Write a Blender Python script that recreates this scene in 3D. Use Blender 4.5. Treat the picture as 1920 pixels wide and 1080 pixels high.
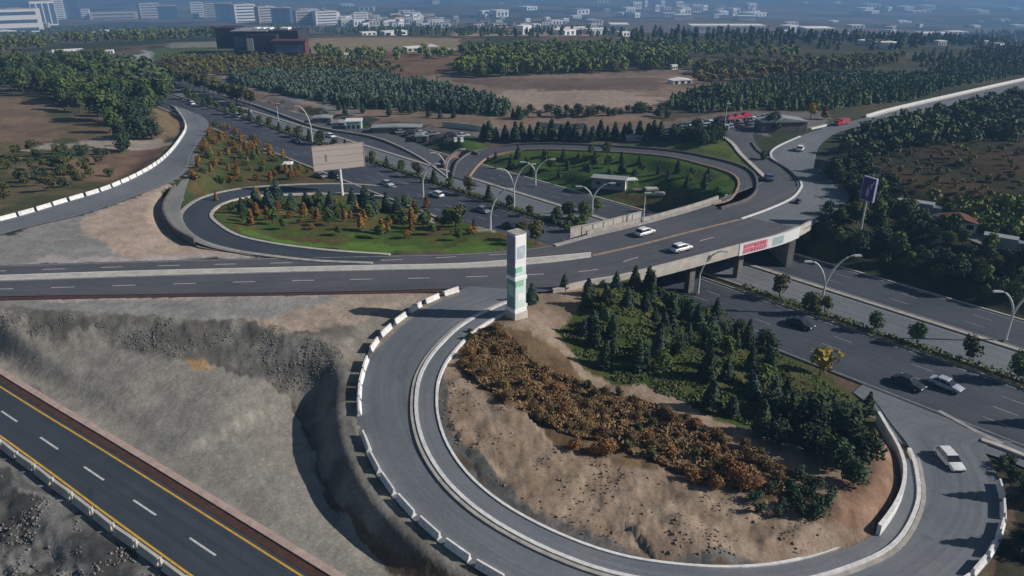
import bpy, math, random
import numpy as np
from mathutils import Vector, Matrix
R = math.radians
sc = bpy.context.scene
for o in list(bpy.data.objects): bpy.data.objects.remove(o)
# ------------------------------------------------------------------ camera, sky, sun, exposure
FPX, YH, CH = 1400.0, -80.0, 55.0
PITCH = math.atan((540 - YH) / FPX)
cd = bpy.data.cameras.new('camera'); cam = bpy.data.objects.new('camera', cd); sc.collection.objects.link(cam)
cam.location = (0, 0, CH); cam.rotation_euler = (math.pi / 2 - PITCH, 0, 0)
cd.sensor_width = 36; cd.lens = FPX / 1920 * 36; cd.clip_start = 1; cd.clip_end = 40000
sc.camera = cam
SUN_EL, SUN_AZ = 29.0, 94.0
w = bpy.data.worlds.new("World"); sc.world = w; w.use_nodes = True
nt = w.node_tree; sky = nt.nodes.new('ShaderNodeTexSky'); sky.sky_type = 'NISHITA'; sky.sun_disc = False
sky.sun_elevation = R(SUN_EL); sky.sun_rotation = R(SUN_AZ); sky.air_density = 1.0; sky.dust_density = 0.6
bg = nt.nodes['Background']; nt.links.new(sky.outputs[0], bg.inputs[0]); bg.inputs[1].default_value = 0.042
sl = bpy.data.lights.new('sun', 'SUN'); sl.energy = 4.4; sl.angle = R(0.5); sl.color = (1, 0.93, 0.85)
sun = bpy.data.objects.new('sun', sl); sc.collection.objects.link(sun)
sd = Vector((math.sin(R(SUN_AZ)) * math.cos(R(SUN_EL)), math.cos(R(SUN_AZ)) * math.cos(R(SUN_EL)), math.sin(R(SUN_EL))))
sun.rotation_euler = sd.to_track_quat('Z', 'Y').to_euler(); sun.location = sd * 300
sc.view_settings.view_transform = 'Standard'; sc.view_settings.look = 'None'
sc.view_settings.exposure = 0.12; sc.view_settings.gamma = 1.0
HAZE = 3.3e-4
# ------------------------------------------------------------------ helpers
rng = np.random.default_rng(7); random.seed(7)
def ray(px, py):
    u = px - 960.0; v = py - 540.0
    return np.array([u, FPX * math.cos(PITCH) - v * math.sin(PITCH), -(FPX * math.sin(PITCH) + v * math.cos(PITCH))])
def at(px, py, z=0.0):
    d = ray(px, py); t = (z - CH) / d[2]
    return np.array([d[0] * t, d[1] * t, z])
def ppm(py, z=0.0):                       # photo pixels per metre seen face-on, for sizes
    return (py - YH) * math.cos(PITCH) / (CH - z)
def smooth(a, b, x):
    t = np.clip((x - a) / (b - a), 0, 1); return t * t * (3 - 2 * t)
def _h(ix, iy, s):
    n = (ix * 374761393 + iy * 668265263 + s * 974711) & 0x7fffffff
    n = ((n ^ (n >> 13)) * 1274126177) & 0x7fffffff
    return ((n ^ (n >> 16)) & 0xffff) / 65535.0
def vnoise(x, y, s=0):
    ix = np.floor(x).astype(np.int64); iy = np.floor(y).astype(np.int64)
    fx = x - ix; fy = y - iy; fx = fx * fx * (3 - 2 * fx); fy = fy * fy * (3 - 2 * fy)
    a = _h(ix, iy, s); b = _h(ix + 1, iy, s); c = _h(ix, iy + 1, s); d = _h(ix + 1, iy + 1, s)
    return (a * (1 - fx) + b * fx) * (1 - fy) + (c * (1 - fx) + d * fx) * fy
def fbm(x, y, s=0, o=4):
    r = 0; a = .5
    for k in range(o):
        r = r + a * vnoise(x * 2 ** k, y * 2 ** k, s + k * 17); a *= .5
    return r / (1 - .5 ** o)
def inpoly(x, y, P):
    c = np.zeros(x.shape, bool); n = len(P); j = n - 1
    for i in range(n):
        xi, yi = P[i][0], P[i][1]; xj, yj = P[j][0], P[j][1]
        m = ((yi > y) != (yj > y)) & (x < (xj - xi) * (y - yi) / (yj - yi + 1e-12) + xi)
        c ^= m; j = i
    return c
# materials
def mat(name, col, rough=.85, var=.25, scale=1.0, bump=0.0, metal=0.0, col2=None, detail=4, spec=.3, rnd=0.0, obj=False, streak=None):
    m = bpy.data.materials.new(name); m.use_nodes = True; t = m.node_tree; b = t.nodes['Principled BSDF']
    b.inputs['Roughness'].default_value = rough; b.inputs['Metallic'].default_value = metal
    b.inputs['Specular IOR Level'].default_value = spec
    g = t.nodes.new('ShaderNodeNewGeometry') if not obj else t.nodes.new('ShaderNodeTexCoord')
    src = g.outputs['Position'] if not obj else g.outputs['Object']
    if streak:
        mp = t.nodes.new('ShaderNodeMapping'); mp.inputs['Scale'].default_value = streak; t.links.new(src, mp.inputs[0]); src = mp.outputs[0]
    n = t.nodes.new('ShaderNodeTexNoise'); n.inputs['Scale'].default_value = scale; n.inputs['Detail'].default_value = detail
    n.inputs['Roughness'].default_value = .65
    t.links.new(src, n.inputs['Vector'])
    cr = t.nodes.new('ShaderNodeValToRGB'); c2 = col2 or [min(1, c * (1 + var)) for c in col]
    c1 = [c * (1 - var) for c in col]
    cr.color_ramp.elements[0].position = .3; cr.color_ramp.elements[1].position = .7
    cr.color_ramp.elements[0].color = (*c1, 1); cr.color_ramp.elements[1].color = (*c2, 1)
    t.links.new(n.outputs['Fac'], cr.inputs[0]); out = cr.outputs[0]
    if rnd:
        oi = t.nodes.new('ShaderNodeObjectInfo'); hs = t.nodes.new('ShaderNodeHueSaturation')
        ma = t.nodes.new('ShaderNodeMapRange'); ma.inputs[3].default_value = 1 - rnd; ma.inputs[4].default_value = 1 + rnd
        mb = t.nodes.new('ShaderNodeMapRange'); mb.inputs[3].default_value = .5 - rnd * .06; mb.inputs[4].default_value = .5 + rnd * .06
        t.links.new(oi.outputs['Random'], ma.inputs[0]); t.links.new(oi.outputs['Random'], mb.inputs[0])
        t.links.new(ma.outputs[0], hs.inputs['Value']); t.links.new(mb.outputs[0], hs.inputs['Hue']); t.links.new(out, hs.inputs['Color']); out = hs.outputs[0]
    t.links.new(out, b.inputs['Base Color'])
    if bump:
        bp = t.nodes.new('ShaderNodeBump'); bp.inputs['Strength'].default_value = bump; bp.inputs['Distance'].default_value = .1
        n2 = t.nodes.new('ShaderNodeTexNoise'); n2.inputs['Scale'].default_value = scale * 6; n2.inputs['Detail'].default_value = 5
        t.links.new(src, n2.inputs['Vector']); t.links.new(n2.outputs['Fac'], bp.inputs['Height']); t.links.new(bp.outputs[0], b.inputs['Normal'])
    return m
def asphalt(name, col, worn):
    m = mat(name, col, .9, .12, .05, .15, col2=worn, detail=8); t = m.node_tree; b = t.nodes['Principled BSDF']
    prev = b.inputs['Base Color'].links[0].from_socket; g = t.nodes.new('ShaderNodeNewGeometry'); uv = t.nodes.new('ShaderNodeUVMap'); uv.uv_map = 'lanes'
    def layer(src, scale, lo, hi, rough_=.7, mp=None, p0=.3, p1_=.7):
        nonlocal prev
        if mp:
            q = t.nodes.new('ShaderNodeMapping'); q.inputs['Scale'].default_value = mp; t.links.new(src, q.inputs[0]); src = q.outputs[0]
        n = t.nodes.new('ShaderNodeTexNoise'); n.inputs['Scale'].default_value = scale; n.inputs['Detail'].default_value = 6; n.inputs['Roughness'].default_value = rough_
        t.links.new(src, n.inputs['Vector']); mr = t.nodes.new('ShaderNodeMapRange'); mr.inputs[1].default_value = p0; mr.inputs[2].default_value = p1_; mr.inputs[3].default_value = lo; mr.inputs[4].default_value = hi
        t.links.new(n.outputs['Fac'], mr.inputs[0]); mx = t.nodes.new('ShaderNodeVectorMath'); mx.operation = 'SCALE'; t.links.new(prev, mx.inputs[0]); t.links.new(mr.outputs[0], mx.inputs['Scale']); prev = mx.outputs[0]
    layer(g.outputs['Position'], 2.5, .86, 1.14, .75)                       # grain
    layer(uv.outputs[0], 1.0, .84, 1.16, .6, (1.1, .012, 1))                # wheel tracks and lane wear running along the road
    layer(uv.outputs[0], 1.0, .93, 1.07, .6, (3.5, .05, 1))
    layer(g.outputs['Position'], .22, .90, 1.06, .8)                        # patches
    layer(uv.outputs[0], 1.0, .80, 1.0, .5, (.25, .22, 1), .30, .36)        # stains
    t.links.new(prev, b.inputs['Base Color']); return m
M = {}
M['asphalt_new'] = asphalt('asphalt_new', (.038, .052, .070), (.055, .07, .09))
M['asphalt_old'] = asphalt('asphalt_old', (.142, .162, .190), (.185, .20, .215))
M['asphalt_mid'] = asphalt('asphalt_mid', (.080, .087, .105), (.118, .122, .132))
M['asphalt_hwy'] = asphalt('asphalt_hwy', (.042, .052, .072), (.078, .090, .11))
M['asphalt_pale'] = asphalt('asphalt_pale', (.20, .205, .20), (.28, .28, .27))
M['white_paint'] = mat('white_paint', (.58, .58, .57), .7, .2, 1.5)
M['worn_paint'] = mat('worn_paint', (.30, .30, .30), .8, .35, 1.2)
M['yellow_paint'] = mat('yellow_paint', (.62, .36, .05), .7, .2, 1.5)
M['tan_paint'] = mat('tan_paint', (.34, .24, .17), .8, .3, 1.2)
M['concrete'] = mat('concrete', (.38, .36, .33), .9, .25, .8, .2)
M['pale_concrete'] = mat('pale_concrete', (.50, .47, .42), .9, .2, .6, .2)
M['white_concrete'] = mat('white_concrete', (.72, .715, .70), .8, .22, 1.6, .2, col2=(.86, .86, .85), rnd=.08)
M['pink_concrete'] = mat('pink_concrete', (.46, .34, .30), .9, .2, .9, .2)
M['brown_gutter'] = mat('brown_gutter', (.075, .04, .03), .95, .3, 1.0)
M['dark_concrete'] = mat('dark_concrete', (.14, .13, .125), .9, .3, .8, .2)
M['brown_wall'] = mat('brown_wall', (.20, .13, .12), .9, .3, .6, .2)
M['galv'] = mat('galv', (.60, .62, .60), .5, .12, 2, metal=.2, obj=True)
M['lamp_glass'] = mat('lamp_glass', (.75, .76, .72), .3, .05, 2, obj=True)
M['glass_dark'] = mat('glass_dark', (.02, .025, .035), .12, .2, 1, spec=.6, obj=True)
M['tyre'] = mat('tyre', (.02, .02, .02), .9, .2, 4, obj=True)
M['rim'] = mat('rim', (.45, .45, .47), .35, .1, 4, metal=.7, obj=True)
M['headlight'] = mat('headlight', (.8, .82, .85), .2, .05, 4, obj=True)
M['taillight'] = mat('taillight', (.45, .03, .02), .3, .05, 4, obj=True)
for n_, c_ in dict(car_white=(.78, .80, .82), car_silver=(.42, .46, .54), car_dark=(.03, .035, .045), car_blue=(.10, .15, .26), car_red=(.45, .03, .04), car_grey=(.2, .21, .23)).items():
    M[n_] = mat(n_, c_, .28, .04, 2, spec=.6, obj=True)
M['trunk'] = mat('trunk', (.10, .075, .055), .95, .3, 3, .3, obj=True)
def leafmat(name, c1, c2, rnd=.25):
    m = mat(name, c1, .75, .0, 1.1, 0, col2=c2, rnd=rnd, obj=True, spec=.2); m.node_tree.nodes['Principled BSDF'].inputs['Base Color']
    return m
M['leaf_conifer'] = leafmat('leaf_conifer', (.022, .044, .022), (.072, .110, .050))
M['leaf_bluish'] = leafmat('leaf_bluish', (.028, .052, .040), (.068, .105, .075))
M['leaf_green'] = leafmat('leaf_green', (.034, .062, .016), (.125, .165, .042))
M['leaf_olive'] = leafmat('leaf_olive', (.050, .058, .018), (.13, .125, .04))
M['leaf_orange'] = leafmat('leaf_orange', (.13, .070, .016), (.33, .18, .035))
M['leaf_yellow'] = leafmat('leaf_yellow', (.20, .14, .015), (.46, .36, .04), .1)
M['leaf_brown'] = leafmat('leaf_brown', (.085, .056, .024), (.24, .155, .068), .22)
M['leaf_rust'] = leafmat('leaf_rust', (.14, .070, .024), (.36, .18, .065), .2)
M['stone'] = mat('stone', (.20, .195, .18), .95, .4, .7, .3)
# objects
def link(o, parent=None):
    sc.collection.objects.link(o)
    if parent is not None: o.parent = parent
    return o
def me_obj(name, V, F, m, parent=None, sm=False):
    me = bpy.data.meshes.new(name); me.from_pydata([tuple(map(float, v)) for v in V], [], [tuple(map(int, f)) for f in F])
    ms = m if isinstance(m, (list, tuple)) else [m]
    for q in ms: me.materials.append(q)
    if sm: me.polygons.foreach_set('use_smooth', [True] * len(me.polygons))
    me.update(); return link(bpy.data.objects.new(name, me), parent)
def fast_obj(name, V, F, m, parent=None, sm=False):       # numpy arrays, all faces with the same number of corners
    me = bpy.data.meshes.new(name); k = F.shape[1]
    me.vertices.add(len(V)); me.vertices.foreach_set('co', np.ascontiguousarray(V, dtype=np.float32).ravel())
    me.loops.add(F.size); me.loops.foreach_set('vertex_index', np.ascontiguousarray(F, dtype=np.int32).ravel())
    me.polygons.add(len(F)); me.polygons.foreach_set('loop_start', np.arange(0, F.size, k, dtype=np.int32))
    me.polygons.foreach_set('loop_total', np.full(len(F), k, dtype=np.int32))
    if sm: me.polygons.foreach_set('use_smooth', np.ones(len(F), bool))
    me.materials.append(m); me.update(calc_edges=True); me.validate()
    return link(bpy.data.objects.new(name, me), parent)
def tag(o, label, cat, group=None):
    o['label'] = label; o['category'] = cat
    if group: o['group'] = group
    return o
def struct(o, label=None):
    o['kind'] = 'structure'
    if label: o['label'] = label
    return o
def stuff(o, label, cat='vegetation'):
    o['kind'] = 'stuff'; o['label'] = label; o['category'] = cat; return o
def empty(name, loc, rz=0.0, s=1.0):
    o = bpy.data.objects.new(name, None); o.empty_display_size = .3; o.location = [float(c) for c in loc]; o.rotation_euler = (0, 0, rz)
    o.scale = (s, s, s) if not isinstance(s, (tuple, list)) else s
    return link(o)
def copy_tree(o, parent=None):
    kids = list(o.children); c = o.copy(); sc.collection.objects.link(c); c.parent = parent
    for ch in kids: copy_tree(ch, c)
    return c
class MB:
    def __init__(s): s.V = []; s.F = []
    def box(s, c, d, rz=0.0, taper=1.0):
        n = len(s.V); cx, cy, cz = c; dx, dy, dz = [q / 2 for q in d]; C, S = math.cos(rz), math.sin(rz)
        for k, t in ((-1, 1.0), (1, taper)):
            for i, j in ((-1, -1), (1, -1), (1, 1), (-1, 1)):
                x, y = i * dx * t, j * dy * t; s.V.append((cx + x * C - y * S, cy + x * S + y * C, cz + k * dz))
        s.F += [(n, n + 3, n + 2, n + 1), (n + 4, n + 5, n + 6, n + 7)] + [(n + i, n + (i + 1) % 4, n + 4 + (i + 1) % 4, n + 4 + i) for i in range(4)]
        return s
    def tube(s, pts, rad, k=8):
        pts = [Vector(p) for p in pts]; rad = rad if isinstance(rad, (list, tuple)) else [rad] * len(pts); n0 = len(s.V)
        for i, p in enumerate(pts):
            t = (pts[min(i + 1, len(pts) - 1)] - pts[max(i - 1, 0)]).normalized()
            a = t.orthogonal().normalized() if abs(t.z) < .99 else Vector((1, 0, 0)); a = (a - t * a.dot(t)).normalized()
            if abs(t.x) < .95: a = (Vector((1, 0, 0)) - t * t.x).normalized()
            b = t.cross(a)
            for j in range(k):
                q = 2 * math.pi * j / k; s.V.append(tuple(p + (a * math.cos(q) + b * math.sin(q)) * rad[i]))
        for i in range(len(pts) - 1):
            for j in range(k): s.F.append((n0 + i * k + j, n0 + i * k + (j + 1) % k, n0 + (i + 1) * k + (j + 1) % k, n0 + (i + 1) * k + j))
        s.F.append(tuple(n0 + j for j in reversed(range(k)))); s.F.append(tuple(n0 + (len(pts) - 1) * k + j for j in range(k)))
        return s
    def prism(s, prof, y0, y1):            # profile in xz extruded along y
        n = len(s.V); k = len(prof)
        for y in (y0, y1):
            for x, z in prof: s.V.append((x, y, z))
        s.F += [tuple(range(n, n + k)), tuple(reversed(range(n + k, n + 2 * k)))] + [(n + i, n + k + i, n + k + (i + 1) % k, n + (i + 1) % k) for i in range(k)]
        return s
    def build(s, name, m, parent=None, sm=False): return me_obj(name, s.V, s.F, m, parent, sm)
# splines
def catmull(P, step=1.5):
    P = np.array(P, float); n = len(P)
    if n == 2: P = np.array([P[0], (P[0] + P[1]) / 2, P[1]]); n = 3
    E = np.vstack([2 * P[0] - P[1], P, 2 * P[-1] - P[-2]]); out = []
    for i in range(n - 1):
        p0, p1, p2, p3 = E[i:i + 4]; L = max(np.linalg.norm((p2 - p1)[:3]), np.linalg.norm((p2 - p1)[-3:])); k = max(2, int(L / step))
        t = np.linspace(0, 1, k, endpoint=False)[:, None]
        out.append(.5 * ((2 * p1) + (-p0 + p2) * t + (2 * p0 - 5 * p1 + 4 * p2 - p3) * t ** 2 + (-p0 + 3 * p1 - 3 * p2 + p3) * t ** 3))
    out.append(P[-1:]); return np.vstack(out)
class Rib:
    def __init__(s, rows, world=False, ext=(0, 0), step=1.5):
        P = []
        for r in rows:
            if world: P.append(np.r_[r[0], r[1], r[4], r[2], r[3], r[4]])
            else: P.append(np.r_[at(r[0], r[1], r[4]), at(r[2], r[3], r[4])])
        P = [np.array(p, float) for p in P]
        def e(p, q, L):
            d = (p - q); n = np.linalg.norm((d[:3] + d[3:]) / 2); d = d / n * L; d[2] = d[5] = 0; 
            m = ((d[:3] + d[3:]) / 2); d = np.r_[m, m]; return p + d
        if ext[0]: P.insert(0, e(P[0], P[1], ext[0]))
        if ext[1]: P.append(e(P[-1], P[-2], ext[1]))
        Q = catmull(P, step); s.A = Q[:, :3]; s.B = Q[:, 3:]
    def line(s, t, off=0.0):
        P = s.A + (s.B - s.A) * t
        if off:
            _, d = tang(P); d = d * np.sign((d * (s.B - s.A)).sum(1))[:, None]; P = P + d * off
        return P.copy()
    def mesh(s, name, m, lift=0.0, k=4, parent=None, sel=None):
        i0, i1 = sel or (0, len(s.A)); n = i1 - i0
        V = np.stack([s.A[i0:i1] + (s.B[i0:i1] - s.A[i0:i1]) * j / k for j in range(k + 1)], 1).reshape(-1, 3); V[:, 2] += lift
        I = (np.arange(n - 1)[:, None] * (k + 1) + np.arange(k)[None]).ravel()
        F = np.stack([I, I + 1, I + k + 2, I + k + 1], 1)
        # face up
        a = V[F[0, 1]] - V[F[0, 0]]; b = V[F[0, 3]] - V[F[0, 0]]
        if a[0] * b[1] - a[1] * b[0] < 0: F = F[:, ::-1]
        o = fast_obj(name, V, F, m, parent); uv = o.data.uv_layers.new(name='lanes'); C = s.line(.5)[i0:i1]; _, nn = tang(C); wd = np.abs(((s.B - s.A)[i0:i1] * nn).sum(1)); L = arclen(C)
        U = (wd[:, None] * (np.arange(k + 1)[None] / k)).ravel(); W = np.repeat(L, k + 1); li = np.empty(len(o.data.loops), np.int32); o.data.loops.foreach_get('vertex_index', li)
        uv.data.foreach_set('uv', np.stack([U[li], W[li]], 1).astype(np.float32).ravel()); return o
def tang(P):
    d = np.gradient(P, axis=0); d[:, 2] = 0; d /= np.linalg.norm(d, axis=1)[:, None] + 1e-9; return d, np.stack([-d[:, 1], d[:, 0], 0 * d[:, 0]], 1)
def arclen(P): return np.r_[0, np.cumsum(np.linalg.norm(np.diff(P, axis=0), axis=1))]
def stripe(name, P, width, m, lift=.012, dash=None, rng_=None, parent=None):
    d, nrm = tang(P); s = arclen(P); V = []; F = []
    a, b = rng_ or (0, s[-1]); segs = []
    if dash:
        q = a + (dash[2] if len(dash) > 2 else 0)
        while q + dash[0] < b: segs.append((q, q + dash[0])); q += dash[1]
    else: segs = [(a, b)]
    for u, v in segs:
        ts = np.linspace(u, v, max(2, int((v - u) / 1.5) + 1))
        pts = np.stack([np.interp(ts, s, P[:, i]) for i in range(3)], 1); nn = np.stack([np.interp(ts, s, nrm[:, i]) for i in range(3)], 1); n0 = len(V)
        for p, q in zip(pts, nn): V += [p + q * width / 2 + (0, 0, lift), p - q * width / 2 + (0, 0, lift)]
        F += [(n0 + 2 * i + 1, n0 + 2 * i + 3, n0 + 2 * i + 2, n0 + 2 * i) for i in range(len(pts) - 1)]
    return me_obj(name, V, F, m, parent)
def sweep(name, P, prof, m, parent=None, rng_=None, step=1.5):
    s = arclen(P); d, nrm = tang(P); a, b = rng_ or (0, s[-1]); ts = np.linspace(a, b, max(2, int((b - a) / step) + 1))
    pts = np.stack([np.interp(ts, s, P[:, i]) for i in range(3)], 1); nn = np.stack([np.interp(ts, s, nrm[:, i]) for i in range(3)], 1)
    k = len(prof); V = []
    for p, q in zip(pts, nn):
        for u, z in prof: V.append(p + q * u + (0, 0, z))
    F = [(i * k + j, i * k + (j + 1) % k, (i + 1) * k + (j + 1) % k, (i + 1) * k + j) for i in range(len(pts) - 1) for j in range(k)]
    F += [tuple(reversed(range(k))), tuple((len(pts) - 1) * k + j for j in range(k))]
    o = me_obj(name, V, F, m, parent)
    import bmesh
    bm = bmesh.new(); bm.from_mesh(o.data); bmesh.ops.recalc_face_normals(bm, faces=bm.faces); bm.to_mesh(o.data); bm.free(); return o
def kerb(P, wd, h, m, label, rng_=None, parent=None, name='kerb'):
    o = sweep(name, P, [(-wd / 2, -.3), (wd / 2, -.3), (wd / 2, h), (-wd / 2, h)], m, parent, rng_); return struct(o, label) if parent is None else o
# far profile of the land: it falls away towards the valley
def zprof(r):
    return np.interp(r, [0, 430, 650, 1200, 2500, 5000, 9000, 11500, 15000], [0, 0, -5, -48, -112, -185, -190, 40, 45])
# ------------------------------------------------------------------ road layout (edge pairs on the photographed ground, then metres)
near_hwy = Rib([(0, 718, 0, 827, 2), (300, 903, 305, 1053, 2)], ext=(90, 90))
via = Rib([(0, 497, 0, 556, 7), (240, 490, 240, 552, 7), (480, 484, 480, 549, 7), (700, 479, 700, 545, 7), (870, 475, 870, 541, 7), (1010, 463, 1020, 547, 7), (1100, 441, 1110, 532, 7), (1200, 417, 1190, 517, 7), (1320, 383, 1385, 466, 7), (1400, 352, 1497, 432, 7), (1440, 335, 1582, 374, 7)], ext=(60, 0))
branch_n = Rib([(1330, 381, 1390, 412, 7), (1400, 355, 1470, 380, 7), (1440, 334, 1492, 345, 7), (1402, 302, 1462, 312, 7), (1375, 270, 1430, 285, 7), (1345, 248, 1412, 255, 7), (1335, 238, 1420, 238, 7)])
branch_e = Rib([(1400, 408, 1510, 430, 7), (1480, 376, 1572, 392, 7), (1496, 350, 1592, 366, 7), (1478, 322, 1566, 338, 7), (1452, 300, 1540, 314, 7), (1444, 286, 1530, 292, 7), (1462, 272, 1540, 270, 7), (1500, 255, 1568, 250, 7), (1560, 236, 1610, 238, 7), (1625, 220, 1650, 232, 7), (1700, 200, 1712, 214, 7), (1920, 150, 1925, 165, 7), (2050, 122, 2055, 136, 7)])
slip = Rib([(0, 415, 0, 440, 7), (120, 380, 150, 403, 7), (200, 356, 258, 366, 7), (267, 326, 342, 328, 6.3), (310, 297, 362, 288, 5), (338, 264, 377, 262, 3.5), (350, 238, 390, 242, 2), (338, 212, 385, 222, 1), (318, 195, 345, 204, .3)], ext=(50, 0))
loop_n = Rib([(740, 352, 720, 368, 0), (640, 346, 640, 362, .2), (540, 348, 540, 364, .9), (450, 355, 470, 368, 2), (385, 370, 418, 381, 3.2), (347, 395, 393, 402, 4.5), (348, 422, 408, 422, 5.5), (380, 450, 445, 443, 6.3), (440, 468, 505, 457, 6.8), (520, 480, 575, 467, 7), (600, 488, 650, 474, 7), (700, 492, 730, 479, 7)])
loop_e = Rib([(850, 332, 872, 338, .2), (862, 302, 898, 306, .6), (905, 281, 925, 291, 1.6), (1000, 271, 1000, 280, 3), (1120, 274, 1120, 283, 4.5), (1250, 283, 1245, 292, 5.8), (1340, 299, 1325, 310, 6.7), (1400, 318, 1374, 326, 7), (1418, 345, 1388, 346, 7), (1405, 372, 1372, 374, 7), (1350, 392, 1338, 385, 7)])
loop_s = Rib([(880, 537, 1000, 545, 7), (800, 566, 885, 597, 7), (744, 602, 823, 648, 6.9), (700, 645, 788, 700, 6.6), (678, 692, 778, 755, 6.2), (668, 742, 784, 808, 5.8), (672, 802, 806, 862, 5.3), (700, 880, 850, 920, 4.8), (758, 958, 925, 980, 4.3), (850, 1038, 1040, 1040, 3.8), (960, 1105, 1170, 1083, 3.3), (1130, 1170, 1330, 1103, 2.8), (1400, 1215, 1470, 1098, 2.3), (1660, 1180, 1590, 1068, 1.8), (1810, 1100, 1680, 1022, 1.3), (1880, 1010, 1722, 950, .9), (1885, 930, 1722, 890, .5), (1860, 870, 1705, 838, .2), (1845, 838, 1668, 790, .05), (1900, 830, 1640, 750, 0)], step=1.0)
def hw(c, s, bend=True):
    c = c + (-.036 if bend else 0) * max(0, -s - 110) * (c - 90) / 46 if False else c
    return np.array([c * .742 + s * .670, c * .670 - s * .742])
def hrib(c0, c1, s0=-620, s1=160):
    rows = []
    for s in np.linspace(s0, s1, 14):
        k = float(np.interp(s, [-620, -343, -100, 0], [.78, .85, 1, 1])); b = 103 + float(np.interp(s, [-620, -343, -100, 0], [6, 0, 0, 0]))
        a = hw(b + (c0 - 103) * k, s); c = hw(b + (c1 - 103) * k, s); r = math.hypot(*((a + c) / 2)); rows.append((a[0], a[1], c[0], c[1], float(zprof(r))))
    return Rib(rows, world=True)
hwy_far = hrib(137, 125.8); hwy_mid = hrib(124.2, 115.3); hwy_near = hrib(112.8, 97.5)
service = Rib([(400, 168, 392, 172, 0), (500, 193, 488, 200, .5), (600, 226, 590, 236, .5), (700, 243, 690, 254, .5), (765, 262, 745, 273, .4), (825, 292, 798, 302, .2), (870, 330, 845, 338, 0)])
# ------------------------------------------------------------------ land: heights
NA, ratio, r0, r1 = 640, 1.009, 12.0, 14500.0
NR = int(math.log(r1 / r0) / math.log(ratio)) + 1
ang = np.linspace(R(-60), R(60), NA); rad = r0 * ratio ** np.arange(NR)
AA, RR = np.meshgrid(ang, rad); X = RR * np.sin(AA); Y = RR * np.cos(AA)
CP = [(-300, 430, 7), (0, 430, 7), (150, 370, 6.5), (0, 300, 5), (150, 260, 4), (0, 200, 3), (250, 200, 2), (300, 240, 3), (330, 400, 7), (150, 450, 7), (0, 480, 7), (-300, 480, 7), (-300, 575, 7), (0, 572, 7), (300, 578, 7), (600, 590, 7), (680, 600, 7), (450, 595, 7),
      (560, 625, 6.4), (620, 650, 6), (-100, 632, 4.2), (100, 650, 3.8), (300, 685, 3.6), (480, 722, 3.3), (540, 800, 2.8), (580, 900, 2.2), (660, 1000, 2), (820, 1140, 1.5), (400, 800, 2.8), (0, 690, 3), (200, 850, 2), (0, 760, 2), (-200, 700, 2.4), (0, 900, 1.6), (0, 1050, 1.2), (250, 1070, 1.6), (400, 950, 2),
      (650, 660, 5.5), (950, 610, 7), (880, 650, 6.2), (900, 760, 5.3), (1000, 900, 4.4), (1200, 1000, 3.8), (1500, 1010, 3.2), (1620, 980, 3.2), (1670, 900, 3), (1300, 850, 3.5), (1200, 700, 4), (1100, 600, 5.5), (1300, 600, 2), (1450, 650, 1), (1600, 760, 1), (1100, 560, 6.5), (1600, 850, 2.5),
      (1900, 900, -.2), (1900, 1050, -.2), (2100, 900, 0), (450, 400, 4), (600, 440, 5), (800, 445, 5), (800, 400, 1), (600, 385, 1), (930, 455, 6), (450, 250, .8), (400, 320, 2), (550, 330, .4), (1000, 310, 1.2), (1200, 310, 3), (1300, 330, 4.5), (1200, 370, 1), (1350, 350, 6),
      (1000, 250, 3), (1200, 250, 4.5), (1300, 250, 6), (1450, 230, 7), (1350, 270, 6.8), (1600, 290, 8), (1700, 220, 7.5), (1900, 170, 7), (1900, 300, 10), (1750, 330, 9), (1750, 420, 6), (1650, 430, 4.5), (1900, 480, 5), (1920, 560, 2), (1560, 450, 3.5), (1600, 478, .6), (1800, 520, 2.5), (2100, 560, 3),
      (700, 200, 1.5), (900, 200, 2.5), (1200, 200, 4), (700, 130, 0), (1200, 120, 0), (300, 150, 0), (0, 120, 0), (1600, 150, 3), (1900, 120, 2)]
CW = np.array([at(*c) for c in CP])
def base_height(x, y):
    num = np.zeros_like(x); den = np.zeros_like(x); r = np.hypot(x, y)
    for p in CW:
        d2 = ((x - p[0]) ** 2 + (y - p[1]) ** 2) / (1 + (p[1] / 130) ** 2) + 3
        ww = d2 ** -1.9; num += ww * p[2]; den += ww
    near = num / den; t = smooth(330, 520, r)
    return near * (1 - t) + zprof(r) * t
Z = base_height(X, Y)
def wpoly(P, z=None): return np.array([at(*(p if len(p) == 3 else (p[0], p[1], 0 if z is None else z))) for p in P])
rubble1 = np.vstack([np.array([at(*c) for c in [(-400, 560, 7), (-100, 578, 7), (250, 594, 7), (480, 602, 7), (575, 628, 7), (640, 655, 6.8), (662, 695, 6.2), (656, 745, 5.8), (660, 805, 5.3), (688, 885, 4.8), (745, 965, 4.3), (838, 1045, 3.8), (950, 1115, 3.3)]]), np.array([at(*c) for c in [(850, 1120, 1.4), (728, 1050, 1.0), (642, 965, 1.2), (602, 890, 1.5), (582, 830, 1.8), (574, 775, 2.3), (552, 738, 3.2), (490, 708, 4.2), (350, 674, 4.6), (150, 638, 4.9), (-100, 618, 5.0), (-400, 600, 5.0)]])])
rubble2 = wpoly([(-100, 880), (0, 890), (120, 960), (330, 1100), (330, 1300), (-200, 1300)], 1.5)
bump1 = inpoly(X, Y, rubble1); bump2 = inpoly(X, Y, rubble2)
def pdist(P, x, y):                              # distance to a 3D polyline seen from above, and its height there
    bd = np.full(x.shape, 1e9); bz = np.zeros(x.shape)
    for a, b in zip(P[:-1], P[1:]):
        d = b[:2] - a[:2]; t = np.clip(((x - a[0]) * d[0] + (y - a[1]) * d[1]) / (d @ d + 1e-9), 0, 1); q = np.hypot(x - a[0] - d[0] * t, y - a[1] - d[1] * t); m = q < bd
        bd[m] = q[m]; bz[m] = (a[2] + (b[2] - a[2]) * t)[m]
    return bd, bz
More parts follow.
